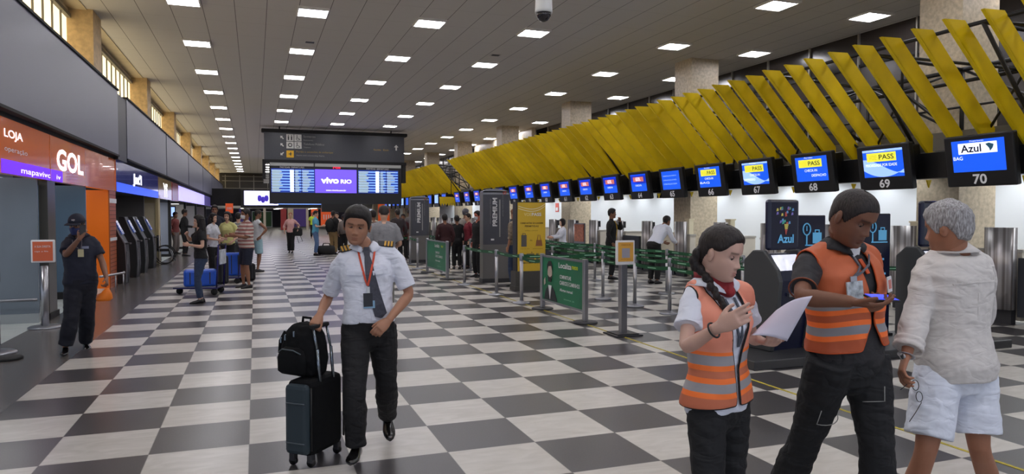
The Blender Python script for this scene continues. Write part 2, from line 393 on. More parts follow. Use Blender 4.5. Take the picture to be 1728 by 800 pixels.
frost = mat('blue_grey_frosted_glass', (112,122,132), .35, nz=(.8,.12), spec=.5)
frost2 = mat('slate_glass', (84,106,126), .25, nz=(.8,.1), spec=.5)
t = thing('shop_partition', 'wide frosted grey partition under the orange sign at the left edge', 'partition', (-4.6,7.2,0))
MB().box((-8,7.2,.14),(-3.05,7.26,2.2)).build('glass', frost, t)
MB().box((-8,7.17,0),(-3.05,7.28,.14)).build('plinth', mat('plinth_grey', (150,156,158), .4), t)
MB().tube([(-8,7.1,.36),(-3.05,7.1,.36)], .022).build('rail', steel2, t)
t = thing('shop_partition', 'slate blue glass partition behind the guard, left of the orange pillar', 'partition', (-3.8,10.5,0))
MB().box((-8,10.5,.14),(-3.05,10.55,2.2)).build('glass', frost2, t); MB().box((-8,10.47,0),(-3.05,10.57,.14)).build('plinth', blackm, t)
t = thing('steel_post', 'tall dull metal post at the joint of the two glass partitions', 'post', (-3.0,7.9,0))
MB().box((-3.1,7.5,0),(-2.98,7.95,2.2)).build('post_body', mat('bronze_post', (92,90,84), .3, .5), t); MB().box((-3.12,7.45,0),(-2.96,8.0,.1)).build('post_foot', blackm, t)
t = thing('orange_pillar', 'bright orange shop pillar with a brick patterned side by the machines', 'pillar', (-3.3,12.6,0))
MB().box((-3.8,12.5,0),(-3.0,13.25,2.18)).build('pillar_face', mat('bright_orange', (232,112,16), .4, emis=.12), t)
brick = MB().box((-3.0,12.5,0),(-2.975,13.25,2.18))
for z in np.arange(.1, 2.1, .09): brick.box((-2.975,12.52,z),(-2.97,13.23,z+.012), 1)
brick.box((-2.975,12.5,1.05),(-2.96,13.25,1.12), 2).box((-2.975,12.5,1.9),(-2.96,13.25,2.0), 2)
brick.build('pillar_side', [mat('brick_orange', (170,84,40), .4), mat('brick_joint', (90,50,30), .6), paintw], t)
t = thing('low_rail', 'low chrome rail on two legs at the foot of the orange pillar', 'rail', (-2.8,12.2,0))
MB().tube([(-2.95,11.2,.36),(-2.62,11.9,.38),(-2.7,12.4,.36)], .025).build('bar', steel, t)
MB().tube([(-2.75,11.7,0),(-2.75,11.7,.36)], .015).build('leg', steel, t); MB().tube([(-2.64,11.95,0),(-2.64,11.95,.36)], .015).build('leg', steel, t)

for y, x, l, e in ((5.6,-4.3,'in the shop behind the frosted partition, nearest',22),(9.0,-4.0,'in the shop between the two partitions',16),(12.0,-4.4,'in the shop behind the orange pillar',20),(16.5,-4.1,'over the black machines',14),(24,-3.9,'inside the shop past the cream door',20),(34,-3.8,'inside the far shops on the left',30)):
    t = thing('shop_light', 'square ceiling light '+l, 'ceiling lamp', (x,y,2.17 if y > 13.2 else 2.89)); z = t.location.z
    MB().box((x-.25,y-.25,z-.02),(x+.25,y+.25,z-.008)).build('diffuser', mat('shop_lamp_glow', (250,250,255), .5, emis=3), t); MB().box((x-.28,y-.28,z-.012),(x+.28,y+.28,z)).build('rim', lampf, t)
    ld = bpy.data.lights.new('shop_lamp', 'AREA'); ld.size = .5; ld.energy = e; lo = bpy.data.objects.new('bulb', ld); C.objects.link(lo); lo.parent = t; lo.location = (0,0,-.03)

# recess behind the machines, walls inside
darkw = mat('recess_wall', (70,66,66), .6)
struct(MB().box((-5.0,13.3,0),(-4.9,21,2.9)).box((-5,13.2,2.2),(-2.98,56,2.3)).build('wall_recess', blackm))
struct(MB().box((-4.9,19.4,0),(-3.2,19.5,2.2)).build('wall_recess_end', darkw))
t = thing('wall_door', 'cream rolling door leaf beyond the black machines', 'door', (-3.5,21,0))
MB().box((-4.2,21.0,.1),(-3.05,21.06,2.1)).build('leaf', mat('cream_door', (198,186,156), .5, nz=(2,.06)), t)
MB().box((-3.07,20.95,0),(-2.97,21.4,2.18)).box((-4.2,20.98,2.02),(-3.05,21.07,2.18)).build('door_frame', mat('cream_frame', (176,160,118), .5), t)
MB().box((-4.2,20.95,0),(-3.05,21.0,.12)).build('threshold', blackm, t)
struct(MB().box((-4.6,21.4,0),(-4.5,56,2.2)).build('wall_shops', mat('shop_dark', (40,38,50), .5)))
for i, (y, c_, lab) in enumerate([(25,(120,126,140),'tall pale glass shop door edge past the cream door'),(31.5,(190,186,180),'white lit display wall behind the girl with long hair'),(38,(150,146,150),'grey shop wall section in the background behind the queue'),(46,(120,112,120),'farthest grey shop wall section on the left')]):
    t = thing('glazed_shop', lab, 'shop front', (-3.5,y,0))
    MB().box((-4.4,y,.1),(-3.1,y+.05,2.1)).build('pane', mat('shopfront%d' % i, c_, .3, emis=.12), t)
    MB().box((-3.1,y-.03,0),(-3.0,y+.1,2.18)).box((-4.4,y-.03,0),(-3.1,y+.08,.1)).build('frame', black, t)
t = thing('shop_screen', 'small lit blue screen inside the dark shop, above the shopkeepers', 'screen', (-3.3,29,1.5))
MB().box((-3.75,29,1.55),(-3.25,29.05,1.95)).build('screen_face', mat('bluewhite_screen', (150,180,240), .3, emis=1.5), t); MB().box((-3.79,29.02,1.5),(-3.21,29.09,2.0)).build('frame', black, t)

# self-service machines: S curved black bodies with a pale edge
def machine(y, lab):
    t = thing('self_service_machine', lab, 'kiosk', (-2.95,y,0), 0, 'black self-service machines under the blue sign')
    prof = [(.10,0),(.13,.35),(.12,.7),(.10,.95),(.0,1.15),(-.10,1.4),(-.17,1.58)]
    back = [(-.3,1.58),(-.34,1.0),(-.34,0)]
    MB().prism(prof+back, (0,-.2,0), (1,0,0), (0,0,1), (0,.4,0)).build('body', black, t, world=False, bevel=.01)
    for s_ in (-.215,.2):
        e = MB()
        e.tube([(a,s_+.0075,z) for a, z in prof], [(.012,.018)]*7, 6, lat=(0,1,0)); e.build('edge_trim', mat('kiosk_edge', (120,120,126), .3, .6), t, world=False)
    MB().obox((-.035,0,1.33),(.012,0,.006*0+.005),(0,.14,0),(-.075,0,.16)).build('screen', mat('kiosk_screen', (40,60,110), .15, emis=.25, ecol=(60,90,180), nz=(12,.9)), t, world=False)
    MB().box((.08,-.12,.93),(.2,.12,.965)).build('tray', dgrey, t, world=False)
    MB().box((.1,-.07,.45),(.128,.07,.75)).build('slot_panel', mat('slot_dark', (40,42,46), .3, .4), t, world=False)
    return t
machine(13.75, 'black self-service machine beside the orange pillar, nearest of the four')
machine(15.5, 'second black self-service machine from the orange pillar')
machine(16.95, 'third black self-service machine from the orange pillar')
machine(18.75, 'farthest black self-service machine, next to the cream door')
t = thing('wheelchair', 'dark folded wheelchair parked by the cream door past the machines', 'wheelchair', (-2.75,20.6,0))
w_ = MB()
for dy in (-.22,.22):
    w_.tube([(-2.75+.3*math.cos(a), 20.6+dy, .31+.3*math.sin(a)) for a in np.linspace(0, 2*PI, 21)], .018, 6)
w_.build('wheel', blackm, t); MB().box((-2.95,20.42,.42),(-2.58,20.78,.5)).box((-2.98,20.42,.5),(-2.93,20.78,.95)).build('seat', blackm, t)
MB().tube([(-2.9,20.4,.95),(-2.9,20.4,.1)], .014).tube([(-2.9,20.8,.95),(-2.9,20.8,.1)], .014).tube([(-2.6,20.4,.5),(-2.45,20.4,.1)], .014).tube([(-2.6,20.8,.5),(-2.45,20.8,.1)], .014).build('frame', steel2, t)

# ================================================================ HANGING BOARDS
Y = 30.0
boardg = mat('board_slate', (62,64,70), .4, nz=(20,.1))
t = thing('direction_sign', 'wide dark hanging direction board with arrows and pictograms above the flight screens', 'sign', (3.8,Y,4.2))
MB().box((.5,Y,4.22),(7.12,Y+.4,5.5)).build('board', boardg, t)
MB().box((.38,Y-.06,5.5),(7.28,Y+.46,5.66)).build('top_rail', blackm, t, bevel=.04)
MB().box((.5,Y-.03,4.08),(7.22,Y+.43,4.22)).build('bottom_rail', blackm, t)
MB().box((.42,Y,3.3),(.56,Y+.4,4.22)).build('bracket', blackm, t); MB().box((7.02,Y,3.2),(7.2,Y+.4,4.22)).build('bracket', blackm, t)
MB().tube([(1.2,Y+.2,5.6),(1.2,Y+.2,H)], .03).tube([(6.5,Y+.2,5.6),(6.5,Y+.2,H)], .03).build('hanger', blackm, t)
picw = mat('pictogram_white', (205,205,200), .5); picy = mat('pictogram_yellow', (226,176,30), .5)
def arrow(cx, cz, s, ang, m, par, yy=Y):
    a = MB(); c, d = math.cos(ang), math.sin(ang)
    P = [(0,1),(.8,.15),(.4,.15),(.25,.0),(.25,-1),(-.25,-1),(-.25,.0),(-.4,.15),(-.8,.15)]
    a.prism([(p*c-q*d, p*d+q*c) for p, q in P], (cx,yy-.012,cz), (s,0,0), (0,0,s), (0,.01,0)); a.build('arrow', m, par)
for i, z in enumerate((5.27,4.92)):
    arrow(1.3, z, .1, PI/4, picw, t)
    for j in range(2):
        q = MB(); x = 1.5+j*.36; q.box((x,Y-.012,z-.16),(x+.33,Y,z+.16))
        x += .165
        if (i, j) == (0,0):
            for dx in (-.07,.07):
                q.ell((x+dx,Y-.014,z+.1),(.025,.008,.025),n=10,k=6,mi=1); q.box((x+dx-.03,Y-.018,z-.12),(x+dx+.03,Y-.01,z+.06),1)
        elif (i, j) == (1,0):
            q.tube([(x+.08*math.cos(a),Y-.015,z+.08*math.sin(a)) for a in np.linspace(-2.6,2.6,12)], .02, 6, 1); q.box((x-.1,Y-.018,z-.03),(x-.05,Y-.01,z+.03),1)
        else:
            q.ell((x-.04,Y-.014,z+.1),(.025,.008,.025),n=10,k=6,mi=1); q.tube([(x-.04,Y-.015,z+.07),(x-.03,Y-.015,z-.02),(x+.05,Y-.015,z-.03),(x+.09,Y-.015,z-.11)], .014, 6, 1)
            q.tube([(x-.01+.07*math.cos(a),Y-.015,z-.05+.07*math.sin(a)) for a in np.linspace(2.2,6,10)], .01, 6, 1)
        q.build('pictogram', [picw, dgrey], t)
arrow(1.3, 4.5, .1, 2.3, picw, t)
q = MB().box((1.5,Y-.012,4.33),(1.83,Y,4.66)); q.prism([(-.1,-.01),(.0,.02),(.03,.1),(.05,.1),(.05,.02),(.11,.0),(.05,-.02),(.05,-.1),(.03,-.1),(0,-.03)], (1.66,Y-.02,4.5), (1,0,0), (0,0,1), (0,.008,0), 1)
q.build('pictogram', [picy, dgrey], t)
sg = mat('sign_grey_text', (150,150,148), .5)
XR = (1,0,0)
text('Sanitários', sg, 'lettering', t, (2.28,Y,5.3), XR, U_, height=.1); text('Restrooms', sg, 'lettering', t, (2.28,Y,5.14), XR, U_, height=.07)
text('Telefone Público', sg, 'lettering', t, (2.28,Y,4.94), XR, U_, height=.1); text('Telephone', sg, 'lettering', t, (2.28,Y,4.79), XR, U_, height=.07)
text('Portão e conexões de embarque', mat('sign_amber_text', (160,130,50), .5), 'lettering', t, (1.95,Y,4.55), XR, U_, width=1.7, height=.11)
text('Gates and connecting flights', sg, 'lettering', t, (1.95,Y,4.4), XR, U_, width=1.3, height=.07)
text('Saída  Exit', mat('sign_amber_text'), 'lettering', t, (5.6,Y,4.78), XR, U_, width=.75, height=.08)
arrow(6.72, 4.95, .14, 0, picw, t)
# flight board
t = thing('flight_board', 'wide dark flight information board with blue timetables and a violet VIVO RIO screen', 'display board', (3.75,Y,2.1))
MB().box((.72,Y+.02,2.14),(6.98,Y+.35,4.05)).build('housing', mat('fids_housing', (30,31,36), .5), t)
gl = MB()
for a, b in ((.74,2.74),(2.8,4.78),(4.84,6.95)): gl.box((a,Y-.01,3.93),(b,Y+.02,4.1))
gl.build('top_strip', mat('pale_strip', (150,152,150), .3, emis=.15), t)
sidew = MB()
for i in range(9): sidew.box((.46,Y+.05,3.1+i*.11),(.7,Y+.1,3.1+i*.11+.08))
sidew.build('side_louvre', mat('pale_louvre', (160,160,156), .5), t)
MB().box((3.1,Y+.02,1.75),(4.9,Y+.35,2.14)).build('lower_box', black, t)
sb = mat('fids_blue', (30,60,150), .3, emis=.55, ecol=(25,60,160)); sl = mat('fids_lightblue', (130,170,250), .3, emis=1.0, ecol=(120,165,245)); swh = mat('fids_white', (225,235,235), .3, emis=1.1); sgr = mat('fids_pale', (170,190,180), .3, emis=.8)
random.seed(3)
for x0 in (.8,4.84):
    q = MB().box((x0,Y,2.67),(x0+1.97,Y+.02,3.8))
    n = 16; hh = 1.05/n
    for i in range(n):
        z = 2.7+i*hh
        c_ = 1 if i % 2 else 0
        if c_: q.box((x0+.02,Y-.006,z),(x0+1.95,Y,z+hh*.85),1)
        q.box((x0+.03,Y-.009,z+.01),(x0+.35+random.random()*.2,Y,z+hh*.8),3)
        q.box((x0+.85,Y-.009,z+.005),(x0+1.02,Y,z+hh*.95),2)
        q.box((x0+1.08,Y-.009,z+.015),(x0+1.2+random.random()*.1,Y,z+hh*.75),3)
        q.box((x0+1.42,Y-.009,z+.015),(x0+1.58+random.random()*.25,Y,z+hh*.75),3)
    for xx in (x0+1.05,x0+1.36): q.box((xx,Y-.012,2.67),(xx+.025,Y,3.8),4)
    q.build('timetable_screen', [sb, sl, swh, sgr, black], t)
    text('PARTIDAS  DEPARTURES', paintw, 'lettering', t, (x0+.4,Y,3.83), XR, U_, width=1.1, height=.075)
MB().box((2.8,Y-.005,2.67),(4.76,Y+.02,3.8)).build('advert_screen', mat('violet_screen', (112,88,232), .3, emis=1.05, ecol=(105,80,230)), t)
text('vivo', ledw, 'lettering', t, (3.07,Y-.006,3.12), XR, U_, width=.84, height=.3, bold=.04)
text('RIO', ledw, 'lettering', t, (4.0,Y-.006,3.13), XR, U_, width=.52, height=.2, bold=.03)
text('www.vivorio.com.br', ledw, 'lettering', t, (3.3,Y-.006,2.76), XR, U_, width=.96, height=.08, bold=.02)
text('rds', mat('red_neon', (235,30,70), .4, emis=1.0), 'lettering', t, (3.64,Y,3.84), XR, U_, width=.36, height=.15, bold=.04)
# LED video wall further back
t = thing('video_wall', 'bright white and violet LED screen far back under the flight board', 'screen', (2.0,50,2.2))
q = MB().box((-.66,50,2.3),(1.7,50.1,3.34)); q.build('bright_screen', mat('led_white', (215,215,255), .3, emis=2.0, ecol=(215,215,255), nz=(1.6,.35)), t)
MB().box((1.7,50,2.36),(5.0,50.1,2.7)).build('blue_strip', mat('led_blue', (120,160,255), .3, emis=1.6, ecol=(110,150,250), nz=(.9,.4)), t)
q = MB()
for i in range(3): q.ell((.4+i*.24,49.98,2.8-.1*(i==1)),(.15,.02,.26),n=10,k=6)
q.ell((1.5,49.98,2.5),(.2,.02,.14),n=10,k=6); q.build('violet_figure', mat('violet_blob', (70,50,190), .4, emis=.5), t)
MB().box((-.9,50.1,2.2),(5.1,50.4,3.4)).box((-.9,50,2.1),(5.6,50.4,2.25)).build('casing', black, t)
struct(MB().box((-3.0,50.5,2.25),(-.9,50.8,3.5)).build('trim_4', blackm))
# ================================================================ RIGHT SIDE: wall, pillars, soffit
glassd = mat('dark_window_band', (52,46,44), .22, spec=.6)
struct(MB().box((13.2,-9,2.9),(13.4,72,H)).build('wall_right_upper', glassd))
mu = MB()
for y in np.arange(-8, 71, 1.54): mu.box((13.15,y-.02,2.9),(13.21,y+.02,H))
for z in (3.6,4.35,5.05): mu.box((13.16,-9,z-.03),(13.21,72,z+.03),1)
struct(mu.build('window_30', [mat('mullion_pale', (150,146,138), .4, .3), blackm]))
# lit office window high on the right
t = thing('office_window', 'lit office window high on the right wall behind the yellow fins', 'window', (13.1,3.0,3.2))
MB().box((13.12,1.6,3.2),(13.15,2.9,4.6)).build('pane', mat('office_lit', (176,190,186), .4, emis=.35), t)
MB().box((13.08,1.5,3.1),(13.15,1.6,4.7)).box((13.08,2.9,3.1),(13.15,3.0,4.7)).box((13.08,2.2,3.1),(13.14,2.26,4.7)).box((13.08,1.5,4.6),(13.15,3.0,4.7)).build('frame', blackm, t)
MB().box((13.09,1.65,3.2),(13.12,2.5,3.45)).build('yellow_board', mat('bright_yellow', (230,210,30), .5, emis=.3), t)
struct(MB().box((13.2,-9,0),(13.4,72,2.9)).build('wall_right', mat('white_wall', (226,231,236), .55)))
struct(MB().box((9.95,-9,2.62),(13.2,72,2.9)).build('ceiling_counters', mat('soffit_grey', (120,118,114), .7)))
for i, y in enumerate([-4.1]+[3.6+7.7*k for k in range(9)]):
    o = MB().box((11.0,y-.42,0),(11.95,y+.0,H)); yy = y
    # pillar faces sit at the y read from the photo (near face)
    o = MB().box((11.0,yy-.45,0),(11.85,yy+.35,H))
    o.box((10.99,yy-.46,2.9),(11.0,yy-.45,H))
    struct(o.build('pillar', granite))
struct(MB().box((11.0,23,3.0),(13.2,40,3.1)).box((12.6,26.5,2.9),(12.8,36,H)).build('wall_upper_beige', granite))
# downlights over the counters: a disc and its lamp
dlm = mat('downlight_glow', (255,255,255), .5, emis=22, ecol=(245,248,255))
proto = None
for y in np.arange(-2.4, 44, 1.5):
    if proto is None:
        proto = thing('downlight', 'small round downlight in the dark ceiling over the check-in counters', 'downlight', (12.75,y,2.62), 0, 'downlights over the counters')
        MB().lathe([(.055,-.004),(.055,-.008)], n=16).build('glow', dlm, proto, world=False)
        MB().lathe([(.075,0),(.075,-.006),(.058,-.006),(.058,0)], n=16).build('rim', lampf, proto, world=False)
        ld = bpy.data.lights.new('lamp', 'SPOT'); ld.energy = SOFF; ld.color = (.93,.96,1); ld.spot_size = 2.4; ld.spot_blend = .6; ld.shadow_soft_size = .05
        lo = bpy.data.objects.new('bulb', ld); C.objects.link(lo); lo.parent = proto; lo.location = (0,0,-.03)
    else: dup(proto, loc=(12.75,y,2.62))
for y in np.arange(-2.0, 44, 3.0): dup(proto, loc=(10.55,y,2.62))
# inner row over the clerks
ld = bpy.data.lights.new('strip', 'AREA'); ld.shape = 'RECTANGLE'; ld.size = .25; ld.size_y = 46; ld.energy = 520; ld.color = (.95,.97,1)
t = thing('light_trough', 'long light trough in the ceiling behind the check-in counters', 'lamp', (11.95,20,2.61))
lo = bpy.data.objects.new('tube', ld); C.objects.link(lo); lo.parent = t
MB().box((11.78,-3,2.585),(11.82,43,2.62)).box((12.08,-3,2.585),(12.12,43,2.62)).build('trough_edge', lampf, t)

# ================================================================ YELLOW AWNINGS
yel = mat('yellow_fin', (226,194,6), .5, nz=(3,.1), bump=(8,.1), spec=.35)
trus = mat('truss_black', (22,21,21), .5)
def awning(y0, y1, step, lab, extra):
    t = thing('awning', lab, 'awning', (9.9,y0,2.4))
    n = int(round((y1-y0)/step))
    for i in range(n+1):
        y = y0+i*step; j = .02*math.sin(i*2.7)
        f = MB(); th = .035
        # a folded fin: broad sloping face, a shallow lip and a cut top end
        P = [(9.88,2.6),(10.17,2.64),(8.71+j,4.15),(8.38+j,4.14)]
        f.prism(P, (0,y,0), (1,0,0), (0,0,1), (0,th,0))
        f.add([(8.38+j,y,4.14),(8.71+j,y,4.15),(8.6+j,y+.1,3.99),(8.38+j,y+.01,4.13)], [(0,1,2),(2,3,0)])
        f.prism([(9.86,2.6),(9.885,2.6),(8.39+j,4.14),(8.36+j,4.14)], (0,y,0), (1,0,0), (0,0,1), (0,.05,0))
        f.build('fin', yel, t)
        f = MB()
        f.prism([(9.85,2.18),(9.95,2.18),(9.9,2.06)], (0,y+.01,0), (1,0,0), (0,0,1), (0,.02,0)); f.build('fin_tip', yel, t)
    b = MB().box((9.8,y0-.4,2.2),(10.02,y1+(2.6 if not extra else .4),2.59)); b.build('beam', black, t)
    tr = MB(); r = .028
    tr.tube([(8.8,y0-.3,4.1),(8.8,y1+.3,4.1)], r, 6).tube([(9.6,y0-.3,3.55),(9.6,y1+.3,3.55)], r, 6).tube([(10.9,y0-.3,4.0),(10.9,y1+.3,4.0)], r*1.3, 6).tube([(10.9,y0-.3,2.95),(10.9,y1+.3,2.95)], r, 6)
    tr.tube([(10.3,y0-.3,3.3),(10.3,y1+.3,3.3)], .018, 6)
    k = 0
    for y in np.arange(y0-.1, y1+.2, 1.9):
        tr.tube([(10.05,y,2.5),(8.8,y,4.1)], r, 6).tube([(8.8,y,4.1),(10.9,y,4.0)], r, 6).tube([(10.9,y,2.7),(10.9,y,4.0)], r*1.2, 6).tube([(10.9,y,2.95),(9.6,y,3.55)], r, 6).tube([(9.6,y,3.55),(10.9,y,4.0)], .02, 6)
        tr.tube([(9.6,y,3.55),(9.6,y,4.08)], .02, 6)
        if y+1.9 < y1+.3: tr.tube([(10.9,y,2.95),(10.9,y+1.9,4.0)], .022, 6).tube([(9.6,y,3.55),(8.8,y+1.9,4.1)], .022, 6).tube([(9.6,y,3.55),(10.0,y+.95,2.6)], .02, 6).tube([(10.0,y+.95,2.6),(9.6,y+1.9,3.55)], .02, 6)
        k += 1
    tr.build('truss', trus, t)
    if extra: MB().box((8.5,y1-.1,2.1),(9.9,y1+.35,2.35)).build('hanging_flap', yel, t)
    return t
awning(-.65, 26.3, .49, 'long awning of slanted yellow fins on a black truss over the numbered counters', False)
t2 = awning(29.6, 52, .49, 'far yellow fin awning seen behind the flight board, past the gap', False)
t = thing('yellow_flap', 'small ragged yellow panel hanging under the gap between the two awnings', 'panel', (9.3,30.3,2.1))
g = MB()
for i in range(8): g.prism([(-.07,2.5),(.07,2.5),(.07,2.2),(0,2.06),(-.07,2.2)], (8.75+i*.14,29.0+i*.02,0), (1,0,0), (0,0,1), (0,.03,0))
g.build('panel_strips', yel, t); MB().tube([(8.6,29.05,2.5),(9.9,29.15,2.5)], .02).tube([(9.3,29.1,2.5),(9.3,29.1,4.0)], .02).build('bar', trus, t)

# ================================================================ MONITORS
scrb = mat('monitor_blue', (30,90,225), .3, emis=.9, ecol=(20,85,225)); scrl = mat('monitor_light', (150,185,250), .3, emis=1.0, ecol=(150,185,250))
scrd = mat('monitor_deep', (20,50,190), .3, emis=.7, ecol=(16,45,190)); scry = mat('monitor_yellow', (226,222,60), .3, emis=.9, ecol=(226,222,70))
scrw = mat('monitor_white', (230,235,255), .3, emis=1.15); scro = mat('monitor_orange', (200,110,100), .3, emis=.8); txd = mat('screen_ink', (20,26,60), .4)
numw = mat('number_white', (215,215,218), .5, emis=.15)
mbody = MB()
mbody.obox((0,0,0), (.05,0,0), (0,.50,0), (0,0,.36)); mbody.obox((.22,.04,.06), (.18,0,0), (0,.36,0), (0,0,.24))
def monitor(num, y, kind, lab):
    """face towards -X, leaning forward a little"""
    t = thing('counter_monitor', lab, 'monitor', (9.5,y,2.40), 0)
    t.rotation_euler = (0,math.radians(-9),0); t['group'] = 'numbered monitors over the counters'
    def P(a, b, d=.056): return (-d, -a, b)   # a to the viewer's right, b up
    o = bpy.data.objects.new('housing', mbme); C.objects.link(o); o.parent = t
    bv = o.modifiers.new('bevel', 'BEVEL'); bv.width = .02; bv.segments = 2
    a0, a1, b0, b1 = -.38, .38, -.15, .29
    q = MB(); f_ = .052
    def rect(a, b, c, d, mi, e): q.add([P(a,c,e), P(b,c,e), P(b,d,e), P(a,d,e)], [(0,1,2,3)], mi)
    rect(a0,a1,b0,b1,0,f_)
    if kind == 'red':
        rect(a0,a1,.05,b1,3,f_+.001); rect(a0+.12,a1-.12,.1,.22,4,f_+.002)
    # curved paler sweep
    pts = [(a0,b0+.12),(a0+.2,b0+.03),(0,b0),(.2,b0+.03),(a1,b0+.12)]
    n0 = 12; top = [(-.38+.76*i/n0, .02+.12*math.cos(PI*i/n0)) for i in range(n0+1)]; bot = [(-.38+.76*i/n0, -.15+.11*(2*i/n0-1)**2) for i in range(n0+1)]
    q.add([P(a,b,f_+.001) for a, b in bot]+[P(a,b,f_+.001) for a, b in top], [(i,i+1,i+n0+2,i+n0+1) for i in range(n0)], 1 if kind in ('azul','pass') else 0)
    rect(a0,a1,.255,b1,1,f_+.001)
    q.build('screen', [scrb, scrl if kind == 'pass' and num in ('67','69') else scrb, scrl, scrd, scro], t, world=False)
    R2, U2 = (0,-1,0), (0,0,1)
    def lb(s_, m_, a, b, w=None, h=None, al='l', bo=0): text(s_, m_, 'lettering', t, P(a,b,f_+.004), R2, U2, width=w, height=h, align=al, bold=bo, world=False)
    text(num, numw, 'number', t, P(0,-.325,.052), R2, U2, width=.2 if len(num) > 1 else None, height=.14, align='c', bold=.025, world=False)
    if kind == 'azul':
        MB().add([P(-.28,.1,f_+.003),P(.28,.1,f_+.003),P(.28,.25,f_+.003),P(-.28,.25,f_+.003)], [(0,1,2,3)]).build('logo_panel', scrw, t, world=False)
        lb('Azul', txd, -.24, .12, .3, .11, bo=.02); lb('BAG', scrw, -.36, .02, .14, .05)
        MB().add([P(a,b,f_+.005) for a, b in ((.12,.22),(.17,.235),(.24,.21),(.22,.16),(.18,.12),(.17,.16))], [(0,1,2,3,4,5)]).build('logo_map', mat('map_teal', (60,120,150), .4), t, world=False)
        lb('Departures', scrw, -.1, .262, .2, .022)
    elif kind == 'pass':
        MB().add([P(-.3,.1,f_+.003),P(.26,.1,f_+.003),P(.26,.24,f_+.003),P(-.3,.24,f_+.003)], [(0,1,2,3)]).build('logo_panel', scry, t, world=False)
        lb('VOE', mat('pale_ochre', (206,190,40), .4, emis=.5), -.26, .13, .16, .075); lb('PASS', txd, -.06, .13, .28, .08, bo=.01)
        lb({'69':'PRIORIDADE POR IDADE','68':'CHECK-IN','67':'CHECK-IN','66':'CHECK-IN'}[num], scrw, -.33 if num == '69' else -.16, .02, .6 if num == '69' else .3, .045)
        if num != '69': lb({'68':'DESPACHO','67':'EXPRESSO','66':'BAG'}[num], scrw, .0 if num == '68' else -.35, -.07, .34, .045)
        lb('Partidas', scrw, -.14, .262, .2, .022)
    elif kind == 'red':
        lb('GOL', scrw, -.12, .12, .24, .09, bo=.02); lb('CHECK-IN', scrw, -.16, -.02, .3, .045)
    else:
        for q_ in range(3): lb('EMBARQUE DOMÉSTICO'[:16-2*q_], scrl, -.3, .16-.1*q_, .56, .04)
    MB().tube([(.25,0,.2),(.34,0,.2)], .03).build('bracket', blackm, t, world=False)
    return t
mbme = mbody.mesh('housing'); mbme.materials.append(black)
MY = {70:1.66,69:3.24,68:4.78,67:6.3,66:7.82,65:9.36,64:10.88,63:12.45,62:14.05,61:15.6,60:17.2,59:18.75,58:20.4,57:22.0,56:23.6,55:25.2,54:26.8,53:28.5}
for n_, y in MY.items():
    kd = {70:'azul',69:'pass',68:'pass',67:'pass',66:'pass',65:'plain'}.get(n_, 'red')
    monitor(str(n_), y, kd, 'black hanging monitor with the number %d under a %s' % (n_, {'azul':'blue screen with a white logo','pass':'blue screen with a yellow logo','plain':'plain blue screen of text lines','red':'blue screen with a reddish logo band'}[kd]))
for i in range(12):
    y = 31.2+i*1.6
    t = thing('counter_monitor', 'small distant black monitor with a narrow blue screen in the far row', 'monitor', (9.5,y,2.4), 0, 'distant monitors under the far awning')
    o = bpy.data.objects.new('housing', mbme); C.objects.link(o); o.parent = t
    MB().add([(-.052,.38,-.15),(-.052,-.38,-.15),(-.052,-.38,.29),(-.052,.38,.29)], [(0,1,2,3)]).build('screen', scrl if i % 3 == 1 else scrb, t, world=False)
# a camera box under the beam between 64 and 65
t = thing('camera_box', 'small black box hanging under the beam between monitors 64 and 65', 'camera', (10.4,11.5,2.3))
MB().box((10.3,10.9,2.08),(10.5,11.4,2.24)).build('box', black, t, bevel=.01); MB().tube([(10.4,11.2,2.24),(10.4,11.2,2.62)], .02).build('stem', black, t)
t = thing('wall_notice', 'small white notice on the beige pillar between monitors 65 and 66', 'notice', (11.3,11.13,2.1))
MB().box((11.3,11.13,2.03),(11.55,11.14,2.33)).build('sheet', paintw, t); MB().prism([(0,.1),(.06,-.08),(-.06,-.08)], (11.42,11.12,2.18), (1,0,0), (0,0,1), (0,.008,0)).build('mark', dgrey, t)

# ================================================================ CHECK-IN COUNTERS
flute = bpy.data.materials.new('fluted_steel'); flute.use_nodes = True
nt = flute.node_tree; b = nt.nodes['Principled BSDF']; b.inputs['Metallic'].default_value = .6; b.inputs['Roughness'].default_value = .36
tc = N(nt, 'TexCoord'); mp = N(nt, 'Mapping'); mp.inputs['Scale'].default_value = (14,14,.02); nt.links.new(tc.outputs['Object'], mp.inputs[0])
n1 = N(nt, 'TexNoise'); n1.inputs['Scale'].default_value = 1.6; n1.inputs['Detail'].default_value = 3; nt.links.new(mp.outputs[0], n1.inputs['Vector'])
nt.links.new(mixc(nt, mth(nt, 'MULTIPLY_ADD', n1.outputs['Fac'], 3, -1), lin((112,104,102)), lin((206,204,206))), b.inputs['Base Color'])
desk = mat('desk_beige', (206,198,184), .5, nz=(3,.05)); deskd = mat('desk_charcoal', (38,42,50), .5)
ys = [2.2+1.72*k for k in range(-1, 24)]
nums = sorted(MY, reverse=True)
